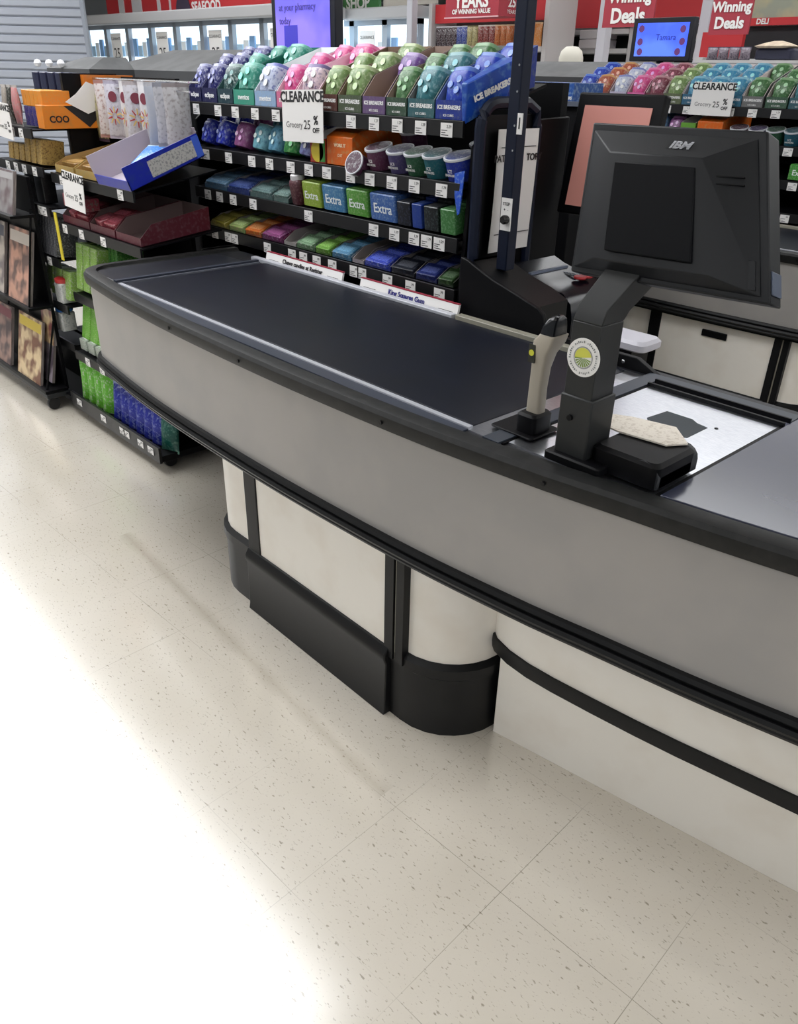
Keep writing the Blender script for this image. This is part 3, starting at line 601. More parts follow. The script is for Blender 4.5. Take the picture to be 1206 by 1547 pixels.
for k, (c, nm) in enumerate((((70, 150, 60), 'lime'), ((50, 110, 60), 'dark green'))):
    pack((-1.12, 3.08 + k * .09, 1.06 + k * .012), .11, .085, .07, c, (180, 220, 150), '%s gum box on the third shelf of the second gum rack' % nm, None, cat='gum box', name='gum_box', txt='Extra')

# row 3 of the near rack: grey tray of flat packs, then cartons
def shz(base, y, k=.045 / .36): return base + (y - .575) * k
for (x0, x1, c, cc2, nm, z0) in ((-2.47, -2.30, (90, 130, 165), (190, 210, 225), 'grey blue', 1.055), (-2.295, -2.14, (40, 60, 130), (140, 170, 220), 'dark blue', 1.055), (-2.135, -1.985, (90, 120, 120), (190, 210, 205), 'grey green', 1.055), (-1.98, -1.885, (100, 130, 125), (200, 215, 205), 'sage', 1.055)):
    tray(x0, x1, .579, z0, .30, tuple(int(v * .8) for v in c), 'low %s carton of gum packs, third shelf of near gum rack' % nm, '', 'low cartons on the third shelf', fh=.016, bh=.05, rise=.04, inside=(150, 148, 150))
    for j in range(5):
        pack(((x0 + x1) / 2 + random.uniform(-.004, .004), .61 + j * .052, shz(z0, .61 + j * .052) + .014), (x1 - x0) * .88, .062, .02, c, cc2, '%s flat gum pack, %s row in its low carton, third shelf' % (nm, ['front', 'second', 'middle', 'fourth', 'back'][j]), 'flat gum packs on the third shelf', rz=random.uniform(-.06, .06), rx=.38)
t = thing('dark_bottle', 'maroon bottle with white cap between packs and lime boxes', 'bottle', (-1.835, .60, 1.06)); cup_mesh(.06, .06, .085).build('body', pr((84, 40, 50), (150, 110, 110)), t); MB().lathe([(.025, .08), (.026, .084), (.026, .098), (.02, .102)], n=18).build('cap', mat('white_cap', (225, 222, 224), .4), t); t.rotation_euler = (.15, 0, 0)
for x0, x1, c, cc2, nm, tx in ((-1.80, -1.69, (150, 180, 60), (210, 225, 130), 'lime', 'Extra'), (-1.685, -1.56, (70, 130, 180), (150, 200, 225), 'sky blue', 'Extra'), (-1.555, -1.44, (90, 160, 60), (180, 215, 150), 'green', 'Extra'), (-1.435, -1.305, (70, 110, 180), (160, 190, 225), 'blue', 'Extra')):
    for k in range(3):
        pack(((x0 + x1) / 2, .625 + k * .092, shz(1.062, .60 + k * .092)), x1 - x0 - .006, .088, .082, c, cc2, '%s gum box, %s one on the third shelf of the near gum rack' % (nm, ['front', 'middle', 'back'][k]), 'gum boxes on the third shelf', cat='gum box', name='gum_box', rx=.12, txt=tx if k == 0 else '')
for x0, x1, c, cc2, nm in ((-1.30, -1.235, (20, 22, 30), (70, 80, 110), 'black'), (-1.232, -1.185, (36, 66, 150), (60, 90, 170), 'cobalt'), (-1.18, -1.115, (24, 26, 30), (90, 110, 110), 'charcoal'), (-1.11, -1.045, (70, 130, 70), (150, 200, 150), 'bright green')):
    for k in range(4):
        pack(((x0 + x1) / 2, .605 + k * .06, shz(1.06, .605 + k * .06)), x1 - x0 - .004, .056, .078 - .008 * (k == 0), c, cc2, '%s gum box %s in the stack beside the blue boxes, third shelf' % (nm, ['at the front', 'second from front', 'third from front', 'at the back'][k]), 'narrow gum boxes at the right of the third shelf', cat='gum box', name='gum_box', rx=.12)
# row 4
R4 = [(-2.45, -2.31, (150, 140, 50), (200, 190, 120), 'olive yellow'), (-2.305, -2.19, (160, 190, 110), (235, 170, 160), 'pale green'), (-2.185, -2.075, (215, 110, 50), (240, 190, 90), 'orange'), (-2.07, -1.93, (130, 50, 110), (210, 190, 210), 'magenta'),
      (-1.845, -1.735, (110, 150, 110), (225, 235, 220), 'white and green'), (-1.73, -1.64, (110, 165, 60), (180, 210, 150), 'lime'), (-1.635, -1.53, (80, 140, 180), (190, 215, 225), 'aqua blue'), (-1.46, -1.33, (50, 70, 190), (180, 195, 240), 'royal blue'),
      (-1.325, -1.215, (26, 30, 40), (60, 70, 90), 'near black'), (-1.21, -1.115, (24, 36, 100), (70, 90, 160), 'midnight'), (-1.11, -1.045, (44, 70, 40), (110, 150, 90), 'dark green')]
for x0, x1, c, cc2, nm in R4:
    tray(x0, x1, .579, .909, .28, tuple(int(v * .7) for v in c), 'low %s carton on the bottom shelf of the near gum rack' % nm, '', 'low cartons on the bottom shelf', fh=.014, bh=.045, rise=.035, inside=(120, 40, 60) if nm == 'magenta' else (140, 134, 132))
    for j in range(4):
        pack(((x0 + x1) / 2, .607 + j * .055, .909 + (.607 + j * .055 - .575) * .11 + .013), (x1 - x0) * .86, .066, .018, c, cc2, '%s flat gum pack, %s row, bottom shelf of the near gum rack' % (nm, ['front', 'second', 'third', 'back'][j]), 'flat gum packs on the bottom shelf', rz=random.uniform(-.09, .09), rx=.36)
tray(-1.925, -1.85, .579, .909, .28, (150, 146, 144), 'empty grey carton on the bottom shelf beside magenta packs', '', fh=.012, bh=.05, rise=.035, inside=(158, 152, 150))
tray(-1.525, -1.465, .579, .909, .28, (140, 134, 140), 'empty grey carton on the bottom shelf beside royal blue packs', '', fh=.012, bh=.05, rise=.035, inside=(150, 142, 140))

# label strips at the back of the belt
def strip(x0, x1, label, txt, colr):
    t = thing('label_strip', label, 'label strip', ((x0 + x1) / 2, .508, .851)); w = (x1 - x0) / 2
    m = MB(); m.prismx([(-.004, 0), (.004, 0), (.012, .034), (.004, .034)], -w, w, 0); m.prismx([(.0038, .0345), (.013, .0345), (.013, .037), (.0038, .037)], -w, w, 1); m.build('holder', [paper, redink], t)
    m = MB(); m.text(txt, .022, FR(0, -.0012, .017, .22), bold=.0006); m.build('lettering', mat('strip_ink_%d' % colr[2], colr, .5), t, smooth=False)
    for s in (-1, 1):
        m = MB()
        for k in range(3): m.box(s * w * .78 - .03, s * w * .78 + .03 - k * .01, -.0015 + .002 * k, .0 + .002 * k, .01 + k * .007, .012 + k * .007)
        m.build('small_print', ink, t)
strip(-1.945, -1.495, 'left white label strip between belt and gum rack', 'Chewy candies at Register', (40, 36, 40))
strip(-1.40, -.955, 'right white label strip between belt and gum rack', 'King Squares Gum', (36, 36, 120))

# clearance signs
def clearance(loc, w, h, label, rz=0, tilt=0, ry=0):
    t = thing('clearance_sign', label, 'sign', loc); t.rotation_euler = (tilt, ry, rz)
    MB().box(-w / 2, w / 2, -.001, .001, -h / 2, h / 2).build('card', paper, t)
    m = MB(); m.text('CLEARANCE', w * .19, FR(0, -.0014, h * .36), bold=w * .006); m.text('25', w * .17, FR(w * .12, -.0014, -h * .17)); m.text('%', w * .16, FR(w * .33, -.0014, -h * .08), bold=w * .004); m.text('OFF', w * .09, FR(w * .33, -.0014, -h * .27), bold=w * .003)
    m.build('lettering', ink, t, smooth=False)
    m = MB(); m.text('Grocery', w * .12, FR(-w * .2, -.0014, -h * .17)); m.build('small_lettering', mat('grey_ink', (120, 118, 118), .6), t, smooth=False)
clearance((-1.745, .55, 1.345), .225, .155, 'white clearance sign clipped to the top rail of the near gum rack', tilt=-.03, ry=-.03)
clearance((-1.635, 3.02, 1.395), .225, .15, 'white clearance sign on the second gum rack above the monitor', tilt=-.03)

# rack end frame, poster, tall post
t = thing('rack_end_frame', 'dark blue tubular end frame with rounded top beside the gum rack', 'rack frame', (-.985, .7, .02))
pts = [(0, -.11, 0), (0, -.11, 1.33)] + [(0, -.05 - .06 * math.cos(a), 1.33 + .06 * math.sin(a)) for a in [PI / 2 * k / 5 for k in range(1, 6)]] + [(0, .08, 1.39), (0, .12, 1.37), (0, .13, 1.33), (0, .13, 0)]
m = MB(); secs = []
m.sweep([(0, 0), (0, .001)], [(0, 0), (.001, 0), (.001, .001)]) if False else None
m.tube(pts, .016, 8); m.build('tube', navy, t)
MB().box(-.012, -.004, -.11, .13, .8, 1.36).build('side_sheet', steelblk, t)
t = thing('poster', 'white paper poster taped to the rack end, partly behind the post', 'poster', (-.974, .735, 1.19))
m = MB(); secs = []
for k in range(9):
    u = k / 8; z = .155 - .33 * u; secs.append([(.002 + .004 * math.sin(3 * u), -.085 - .01 * u, z), (.003 + .004 * math.sin(3 * u + 1), .085 - .0 * u, z), (.005 + .004 * math.sin(3 * u + 1), .085, z), (.004 + .004 * math.sin(3 * u), -.085 - .01 * u, z)])
m.loft(secs); m.build('sheet', paper, t)
m = MB(); m.text('PATHWAY  TORY', .026, FX(.011, 0, .08), bold=.0005); m.box(.009, .0105, -.075, .075, .108, .110); m.box(.009, .0105, -.08, .075, -.125, -.123); m.build('lettering', ink, t, smooth=False)

t = thing('lane_post', 'tall dark blue square post beside the gum rack, reaching out of frame', 'post', (-.888, .625, 0))
MB().box(-.019, .019, -.019, .019, .985, 2.6).build('post', navy, t, bevel=.003)
m = MB()
for z in (1.50, 1.44, 1.36, 1.30): m.lathe([(.003, 0), (.003, .002)], (.010, -.019, z), 8, R=Matrix.Rotation(PI / 2, 3, 'X'))
m.build('screws', chrome, t)
p = MB().box(-.012, .024, -.023, -.019, 1.095, 1.18).build('switch_plate', paper, t)
m = MB(); m.text('STEP', .012, FR(.006, -.0235, 1.165)); m.text('+  -', .012, FR(.006, -.0235, 1.15)); m.build('lettering', ink, p, smooth=False)
MB().lathe([(.0115, 0), (.0125, .012), (.009, .018)], (.010, -.023, 1.125), 18, R=Matrix.Rotation(PI / 2, 3, 'X')).build('knob', mat('knob_black', (18, 18, 20), .25), p)
m = MB(); m.box(.02, .036, -.023, -.019, 1.34, 1.39, 0); m.text('1', .04, FR(.028, -.0235, 1.365), 1); m.build('lane_number', [paper, ink], t, smooth=False)

# ------------------------------------------------------------------ cashier side
t = thing('register_cabinet', 'black rounded cabinet between belt and gum rack end', 'cabinet', (-.86, .6, 0))
m = MB(); m.prismx([(-.06, 0), (.26, 0), (.26, .9), (.12, 1.02), (-.06, .98)], -.15, .03) if False else None
m = MB(); poly = [(-.125, .0), (.195, 0), (.195, .89), (.188, .912), (.17, .925), (.09, .948), (-.0, .972), (-.05, .99), (-.1, 1.01), (-.125, 1.015)]
vs0 = [(x, -.06, z) for x, z in poly]; vs1 = [(x, -.045, z) for x, z in poly]; m.loft([vs0, vs1], 0, False); m.build('front_board', steelblk, t, bevel=.003)
m = MB(); m.loft([[(min(max(x, -.09), .15), y, z - .004) for x, z in poly] for y in (-.042, .10)], 0, True); m.build('cabinet', blk, t)
t = thing('receipt_printer', 'black glossy curved receipt printer beside the gum rack end', 'printer', (-.87, .85, .0))
m = MB(); poly = [(-.09, .0), (.16, .0), (.16, .86), (.15, .90), (.12, .925), (.03, .94), (-.05, .96), (-.09, .975)]
m.loft([[(x, y, z) for x, z in poly] for y in (-.12, .10)], 0, True); m.build('housing', mat('glossy_charcoal', (15, 18, 26), .25), t, ang=50)
m = MB(); m.box(-.03, -.018, -.1, .08, .95, .958); m.build('tear_bar', mat('grey_bar', (120, 130, 150), .35), t)
t = thing('scissors', 'scissors with red handle on the printer top', 'scissors', (-.84, .88, .942))
m = MB(); m.box(-.05, .02, -.004, .004, 0, .004); m.box(-.05, .02, .004, .010, .002, .006); m.build('blades', chrome, t)
for dy in (-.012, .02): MB().lathe([(.018, 0), (.02, .004), (.018, .008)], (.045, dy, 0), 14).build('handle', mat('red_plastic', (180, 40, 44), .4), t)
t = thing('cashier_screen', 'black framed touch screen with painted salmon reflection left of the monitor', 'screen', (-.855, 1.0, 1.27)); t.rotation_euler = (-.16, 0, 0)
MB().box(-.135, .16, .0, .03, -.17, .17).build('bezel', steelblk, t, bevel=.006)
MB().box(-.105, .125, -.002, .001, -.145, .135).build('display', mat('painted_salmon_reflection', (200, 138, 128), .25, emit=.12), t)  # salmon reflection painted into the display colour, with a slight glow
m = MB(); m.tube([(0, .03, -.05), (0, .07, -.2), (0, .07, -.42)], .02); m.build('stand', steelblk, t)
t = thing('pink_card', 'dull pink card standing below the cashier screen', 'card', (-.78, .96, .98)); MB().box(-.04, .06, 0, .003, -.04, .09).build('card', mat('dull_pink_card', (168, 128, 122), .6), t); MB().box(-.04, .06, .003, .03, -.045, .02).build('support', steelblk, t)
t = thing('white_tray_end', 'white plastic tray end behind the steel plate, right of the post', 'tray', (-.45, .62, .0))  # white rounded slab for the tray end, on a dark support
MB().rbox(-.12, .075, -.05, .05, .868, .895, .02).build('tray', mat('white_plastic', (196, 194, 204), .4), t); MB().box(-.10, .04, -.04, .04, 0, .868).build('support', steelblk, t)
# small blue carton rack behind the post
t = thing('side_shelf', 'small black shelf of blue cartons behind the tall post', 'shelf', (-1.60, 1.82, 0))
MB().box(-.25, .12, -.1, .2, 0, 1.38).build('cabinet', steelblk, t, bevel=.004); MB().box(-.25, .12, -.12, -.1, 1.375, 1.392).build('rail', mat('rail_grey', (90, 96, 110), .4), t)
for k in range(3):
    q = thing('blue_carton', '%s blue mint carton on the small shelf behind the post' % ['left', 'middle', 'right'][k], 'carton', (-1.82 + k * .112, 1.74, 1.382), 0, 'blue cartons on the small shelf')
    MB().box(-.053, .053, 0, .2, 0, .075).build('carton', pr((44, 92, 170), (170, 200, 235), 30), q, bevel=.002)
    m = MB(); m.text('ICE BREAKERS', .015, FR(0, -.001, .02), bold=.0006); m.build('lettering', paper, q, smooth=False)

# ------------------------------------------------------------------ candy rack at the end of the counter
def candy_rack():
    L0 = (-2.9, .4, 0); t = thing('candy_rack', 'black wheeled candy rack at the left end of the counter', 'display rack', L0)
    def B(m, n, mt, par=t, **k): return m.build(n, mt, par, off=L0, **k)
    B(MB().box(-3.72, -2.57, .545, .565, .06, 1.44), 'back_panel', steelblk)
    B(MB().box(-3.09, -3.07, .30, .54, .06, 1.45), 'divider', steelblk)
    m = MB(); m.box(-3.72, -2.2, .11, .54, .05, .075); m.box(-3.72, -3.1, .26, .28, .075, .32); s = B(m, 'bottom_shelf', steelblk)
    r = B(MB().box(-3.08, -2.2, .10, .112, .045, .115), 'tag_rail', mat('rail_black', (9, 9, 12), .4), s)
    for x in (-2.98, -2.72, -2.53, -2.49, -2.36, -2.27):
        m = MB(); price_tag(m, x, .099, .083, .05, .03, '2.99'); B(m, 'price_tag', [paper, ink], s, smooth=False)
    def shelf(x0, x1, y0, z, tags, rise=0):
        s = B(MB().prismx([(y0, z - .006), (.54, z - .006 + rise), (.54, z + rise), (y0, z)], x0, x1), 'shelf', steelblk)
        B(MB().box(x0, x1, y0 - .008, y0, z - .035, z + .004), 'tag_rail', MC['rail_black'], s)
        for x in tags:
            m = MB(); price_tag(m, x, y0 - .009, z - .018, price='2.49'); B(m, 'price_tag', [paper, ink], s, smooth=False)
    shelf(-3.06, -2.30, .19, 1.075, (-2.94, -2.40), .06); shelf(-3.06, -2.30, .19, .875, (-3.0, -2.83, -2.62), .04)
    shelf(-3.04, -2.235, .19, .575, (-2.7,), 0); shelf(-3.04, -2.235, .15, .31, (-2.9, -2.75), 0)
    shelf(-3.68, -3.09, .15, 1.24, (-3.62, -3.53, -3.44, -3.3, -3.2)); shelf(-3.68, -3.09, .17, 1.09, (-3.5, -3.40, -3.30, -3.18)); shelf(-3.68, -3.09, .17, .93, (-3.32, -3.2, -3.15)); shelf(-3.68, -3.09, .17, .71, (-3.2,)); shelf(-3.4, -3.09, .17, .5, ()); shelf(-3.4, -3.09, .17, .32, ())
    m = MB()
    for yy, z in ((.42, 1.432), (.46, 1.432), (.42, 1.402)): m.tube([(-3.08, yy, z), (-2.24, yy, z)], .004)
    B(m, 'hang_bar', chrome)
    for x, y in ((-2.25, .17), (-3.0, .17), (-2.25, .57), (-3.6, .57)):
        w = B(MB().lathe([(.028, -.011), (.03, -.006), (.03, .006), (.028, .011)], (x, y, .03), 18, R=Matrix.Rotation(PI / 2, 3, 'Y')), 'caster_wheel', mat('caster_rubber', (22, 22, 24), .5))
        B(MB().box(x - .016, x + .016, y - .02, y + .02, .045, .06), 'caster_fork', chrome, w)
candy_rack()
clearance((-3.34, .125, 1.265), .18, .14, 'white clearance sign at the far left on the candy rack', ry=.05)
clearance((-2.80, .165, 1.03), .20, .14, 'white clearance sign in the middle of the candy rack', ry=.05, tilt=-.05)
# bottom shelf: green pouches, blue bags
for i in range(4):
    pouch((-2.98 + i * .075, .18 + .0 * i, .078), .13, .21, .05, (110, 190, 60), (225, 235, 215), 'lime green snack pouch, %s from the left on the bottom shelf' % ['first', 'second', 'third', 'fourth'][i], 'green pouches on the bottom shelf', rz=.75, rx=-.12, cat='snack pouch', name='snack_pouch')
for i in range(6):
    pouch((-2.66 + i * .073, .17, .078), .11, .16, .06, (34, 44, 150), (170, 185, 235), 'royal blue candy bag, %s from the left on the bottom shelf' % ['first', 'second', 'third', 'fourth', 'fifth', 'sixth'][i], 'blue bags on the bottom shelf', rz=.5, rx=-.2, cat='candy bag')
pouch((-2.235, .17, .078), .09, .13, .05, (30, 90, 80), (120, 170, 150), 'dark teal candy bag at the right end of the bottom shelf', None, rz=.4, rx=-.15, cat='candy bag')
# green boxes on lower mid shelves
for i in range(3): pack((-3.0 + i * .09, .24, .36), .085, .11, .20 - .01 * i, (110, 180, 50), (200, 225, 160), 'tall green gum carton, %s on the lower middle shelf' % ['left', 'middle', 'right'][i], 'tall green cartons', cat='carton', name='gum_carton', rx=-.2)
for i in range(3): pack((-3.02 + i * .075, .25, .585), .065, .09, .20, (150, 195, 90), (235, 240, 220), 'white and green carton, %s above the tall green ones' % ['left', 'middle', 'right'][i], 'white green cartons', cat='carton', name='gum_carton', rx=-.15)
for i in range(6): pack((-2.94 + i * .035, .34, .70), .028, .12, .10, (60, 130, 50), (170, 210, 120), 'thin green packet, number %s in the upright row behind the counter corner' % ['one', 'two', 'three', 'four', 'five', 'six'][i], 'thin green packets', cat='gum packet', name='gum_packet', rx=-.1)
for i in range(2): pouch((-2.80 + i * .08, .21, .585 + .0), .085, .13, .05, (160, 50, 56), (235, 190, 190), 'red candy bag, %s, next to the counter corner' % ['left', 'right'][i], None, rx=-.1, cat='candy bag')
for i in range(5): pack((-3.0 + i * .085, .20, .32), .07, .06, .05, (190, 196, 186), (110, 150, 90), 'small white and green gum box, %s on the low shelf' % ['first', 'second', 'third', 'fourth', 'fifth'][i], 'small gum boxes on the low shelf', cat='gum box', name='gum_box')
for i, (c, nm) in enumerate((((190, 50, 50), 'red'), ((50, 110, 190), 'blue'))):
    t = thing('lidded_tub', 'white tub with round %s lid beside the magazine rack' % nm, 'tub', (-3.18 - .06 * i, .2, .505 if i == 0 else .36)); MB().rbox(-.04, .04, -.035, .035, 0, .09, .01).build('body', pr((222, 222, 218), (180, 190, 190)), t); MB().lathe([(.038, .09), (.04, .093), (.04, .108), (.03, .114)], n=20).build('lid', mat('lid_' + nm, c, .4), t)
# maroon chocolate cartons
for i, (x0, x1, nm) in enumerate(((-3.05, -2.78, 'left'), (-2.77, -2.54, 'middle'), (-2.53, -2.32, 'right'))):
    tray(x0, x1, .20, .88, .30, (96, 30, 44), 'maroon chocolate carton, %s on the shelf under the blue tray' % nm, '', 'maroon chocolate cartons', fh=.03, bh=.085, rise=.04, inside=(110, 90, 88))
    if i < 2:
        for j in range(4): pack(((x0 + x1) / 2 + (j % 2 - .5) * .1, .25 + (j // 2) * .08, .91 + .01 * (j // 2)), .1, .075, .03, (150, 50, 66), (235, 170, 170), 'red chocolate bar, %s in the %s maroon carton' % (['front left', 'front right', 'rear left', 'rear right'][j], nm), 'red chocolate bars', rz=.2 * (j % 3 - 1), rx=.3, cat='chocolate bar', name='chocolate_bar')
# gold boxes and the blue tray
for i in range(2):
    tray(-3.04 + i * .21, -2.85 + i * .21, .20, 1.082, .34, (196, 164, 96), 'open gold chocolate tray, %s beside the blue tray' % ['left', 'right'][i], '', 'gold trays', fh=.03, bh=.055, rise=.06, inside=(176, 140, 84))
    for j in range(3): pack((-2.945 + i * .21, .26 + j * .09, 1.10 + j * .014), .14, .08, .03, (150, 110, 50), (200, 170, 100), 'gold chocolate box, %s in the %s gold tray' % (['front', 'middle', 'back'][j], ['left', 'right'][i]), 'gold chocolate boxes', rx=.1, cat='chocolate box', name='chocolate_box')
t = thing('blue_tray', 'large open blue and white cookie tray slanting off the candy rack', 'carton', (-2.44, .18, 1.078)); t.rotation_euler = (.33, 0, 0)
m = MB(); W, D, H = .14, .33, .085
m.box(-W, W, 0, D, 0, .003, 1); m.box(-W, -W + .003, 0, D, 0, H + .02, 1); m.box(W - .003, W, 0, D, 0, H, 0); m.box(-W, W, D - .003, D, 0, H + .02, 1); m.box(-W, W, 0, .003, 0, H * .45, 0); m.box(W - .0045, W - .003, .0, D, 0, H, 1)
m.build('carton', [pr((28, 48, 190), (40, 66, 205), 15), mat('tray_inner_grey', (186, 176, 186), .7)], t)
MB().box(W, W + .0008, .10, .30, .012, .07).build('side_label', mat('nutrition_label', (206, 204, 200), .6, c2=(160, 160, 160), scale=120, thr=(.5, .6)), t)
MB().box(W, W + .0008, .30, .33, .005, .08).build('side_stripe', mat('cyan_blue', (70, 110, 230), .5), t)
for i, (y, z) in enumerate(((.28, .05), (.40, .1))):
    pouch((-2.42 + i * .0, y, 1.10 + z), .1, .13, .03, (60, 140, 230), (200, 225, 245), 'light blue cookie packet, %s in the blue tray' % ['front', 'rear'][i], None, rz=.4, rx=-1.1, cat='packet', name='cookie_packet')
# hanging bags
HB = [(-3.01, (190, 180, 130), (90, 70, 90), 'yellow and green picture', 0), (-2.93, (230, 222, 222), (190, 140, 130), 'white and brown', .7), (-2.85, (216, 214, 226), (196, 190, 210), 'white purple edged', .5), (-2.74, (232, 230, 232), (240, 238, 240), 'white starburst', .1), (-2.66, (222, 220, 228), (206, 196, 200), 'white folded', .9), (-2.57, (228, 226, 230), (236, 234, 238), 'white with red oval', .2), (-2.48, (190, 194, 206), (214, 214, 222), 'silver grey', 1.0), (-2.41, (206, 206, 214), (170, 172, 184), 'pale grey twisted', 1.2), (-2.34, (214, 212, 216), (180, 170, 172), 'grey end', 1.3)]
for x, c, cc2, nm, rz in HB:
    t = pouch((x, .42, 1.225 - .02 * (nm[0] == 'y')), .10, .19, .036, c, cc2, '%s treat bag hanging from the chrome bar' % nm, 'treat bags on the chrome bar', rz=rz, cat='treat bag', name='treat_bag')
    if 'star' in nm or 'oval' in nm or 'purple' in nm or 'folded' in nm:
        m = MB(); m.lathe([(.02, 0), (.02, .001)], (0, -.0185, .145), 16, R=Matrix.Rotation(PI / 2, 3, 'X')); m.build('oval_print', mat('oval_maroon', (120, 50, 66), .5), t)
        m = MB()
        for k in range(10):
            a = 2 * PI * k / 10; q = Matrix.Translation((0, -.0195, .075)) @ Matrix.Rotation(a, 4, 'Y'); m.add([tuple(q @ Vector(v)) for v in ((-.003, 0, .012), (.003, 0, .012), (.002, 0, .034), (-.002, 0, .034))], [(0, 1, 2, 3)], k % 2)
        m.build('starburst_print', [mat('burst_gold', (214, 180, 100), .5), mat('burst_red', (170, 60, 60), .5)], t, smooth=False)
pouch((-2.60, .52, 1.185), .05, .2, .03, (90, 150, 160), (200, 90, 90), 'narrow teal and red bag hanging beside the left end of the gum rack', None, rz=1.0, cat='treat bag', name='treat_bag')
# left bay
for i in range(5): pack((-3.26 + i * .044, .26, 1.325), .042, .12, .06, (235, 150, 50), (245, 180, 90), 'orange topped pack, %s on the top shelf of the left bay' % ['first', 'second', 'third', 'fourth', 'fifth'][i], 'orange packs', cat='candy pack', name='candy_pack')
for i in range(5): pack((-3.26 + i * .044, .26, 1.248), .042, .12, .075, (28, 34, 120), (200, 170, 150), 'navy pack, %s under the orange packs' % ['first', 'second', 'third', 'fourth', 'fifth'][i], 'navy packs', cat='candy pack', name='candy_pack')
for i in range(6): pack((-3.6 + i * .09, .42, 1.36), .07, .06, .09, (30, 34, 64), (60, 66, 100), 'dark blue box, %s in the back row behind the orange packs' % ['first', 'second', 'third', 'fourth', 'fifth', 'sixth'][i], 'dark blue boxes', cat='box', name='candy_box')
for i, (c, nm) in enumerate((((170, 160, 150), 'grey'), ((40, 40, 30), 'black'), ((220, 150, 150), 'pink'))): pouch((-3.45 + i * .06, .19, 1.25), .07, .14, .03, c, (210, 205, 200), '%s small pouch above the far left clearance sign' % nm, None, cat='candy bag')
t = thing('orange_display_box', 'orange display box with black diamond and white card', 'carton', (-3.06, .18, 1.245))
MB().box(-.035, .035, 0, .34, 0, .088).build('carton', pr((236, 140, 40), (240, 156, 60), 12), t, bevel=.002)
m = MB(); m.add([(.036, .09, .086), (.036, .19, .004), (.036, .29, .086)], [(0, 1, 2)]); m.build('diamond_print', ink, t)
m = MB(); m.prism([(0, 0), (.0, 0), (0, 0)], 0, 0) if False else None
m = MB(); m.add([(.038, .10, .10), (.038, .19, .055), (.038, .29, .09), (.038, .27, .15), (.038, .20, .175), (.038, .15, .13), (.040, .10, .10), (.040, .19, .055), (.040, .29, .09), (.040, .27, .15), (.040, .20, .175), (.040, .15, .13)], [tuple(range(6)), tuple(range(11, 5, -1))] + [(i, (i + 1) % 6, 6 + (i + 1) % 6, 6 + i) for i in range(6)]); m.build('white_card', paper, t, smooth=False)
m = MB(); m.text('COO', .035, FX(.0365, .065, .035), bold=.001); m.build('lettering', ink, t, smooth=False)
MB().box(-.06, .02, .2, .42, .15, .20).build('header_card', pr((232, 134, 50), (236, 150, 70), 12), t)
for i in range(6): pack((-3.50 + i * .068, .23, 1.095), .055, .1, .10 if i > 2 else .07, (206, 172, 100), (130, 84, 40), 'gold chocolate box, %s from the left on the second shelf of the left bay' % ['first', 'second', 'third', 'fourth', 'fifth', 'sixth'][i], 'gold boxes of the left bay', cat='chocolate box', name='chocolate_box', rx=-.12)
for i in range(2): pack((-3.36 + i * .11, .22, .935), .09, .06, .12, (26, 26, 28), (60, 60, 56), 'black chocolate bag, %s under the gold boxes' % ['left', 'right'][i], None, cat='chocolate bag', name='chocolate_bag')
for i in range(7): pack((-3.34 + i * .036, .21, .715), .028, .10, .17, (70, 70, 74), (170, 170, 172), 'thin grey card packet, %s in the upright row of the left bay' % ['first', 'second', 'third', 'fourth', 'fifth', 'sixth', 'seventh'][i], 'grey card packets', cat='packet', name='card_packet', rx=-.15)
t = thing('yellow_strip', 'narrow yellow hanging strip between the two bays', 'strip', (-3.045, .165, .72)); MB().box(-.012, .012, -.002, .002, 0, .2).build('strip', mat('yellow_plastic', (226, 206, 60), .5), t)
for i in range(3): pack((-3.33 + i * .1, .22, .52), .08, .08, .13, (150, 190, 90), (235, 238, 225), 'pale green carton, %s below the grey packets' % ['left', 'middle', 'right'][i], None, cat='carton', name='gum_carton', rx=-.15)
for i in range(2): pack((-2.93 + i * .13, .215, .955), .1, .06, .05, (150, 60, 76), (120, 160, 140), 'maroon and green candy box %s under the middle clearance sign' % ['left', 'right'][i], None, cat='candy box', name='candy_box')

# ------------------------------------------------------------------ magazine rack
def mag_rack():
    L0 = (-3.6, .1, 0); t = thing('magazine_rack', 'black wheeled magazine rack at the far left', 'magazine rack', L0)
    def B(m, n, mt, par=t, **k): return m.build(n, mt, par, off=L0, **k)
    B(MB().box(-4.3, -3.17, .02, .14, .06, .085), 'base', mat('rack_base_dark', (34, 36, 38), .5), bevel=.004)
    B(MB().box(-4.3, -3.2, .125, .14, .08, 1.05), 'back_panel', steelblk)
    for x in (-3.78, -3.2):
        m = MB(); m.tube([(x, .03, .085), (x, .125, .42)], .005); m.tube([(x, .03, .50), (x, .12, .92)], .005); B(m, 'wire_side', steelblk)
    for z in (.10, .50, .9): B(MB().box(-4.3, -3.17, .015, .125, z - .012, z), 'ledge', steelblk)
    for x in (-3.19, -4.2):
        B(MB().lathe([(.028, -.011), (.03, 0), (.028, .011)], (x, .05, .03), 18, R=Matrix.Rotation(PI / 2, 3, 'Y')), 'caster_wheel', mat('caster_rubber', (22, 22, 24), .5))
mag_rack()
def magazine(x, y, z, w, h, c, c2, band, label, rx=-.22):
    t = thing('magazine', label, 'magazine', (x, y, z)); t.rotation_euler = (rx, 0, 0)
    MB().box(-w / 2, w / 2, 0, .012, 0, h).build('pages', mat('page_edges', (150, 140, 136), .7, c2=(96, 88, 86), scale=200, stretch=(1, 6, .1)), t)
    MB().box(-w / 2, w / 2, -.0015, 0, 0, h).build('cover', mat('cover_%d%d%d_%d%d%d' % (*c, *c2), c, .35, c2=c2, scale=13, thr=(.42, .58), detail=1.5), t)
    MB().box(-w * .46, w * .46, -.002, -.0015, h * .8, h * .95).build('masthead', mat('mast_%d%d%d' % band, band, .4), t)
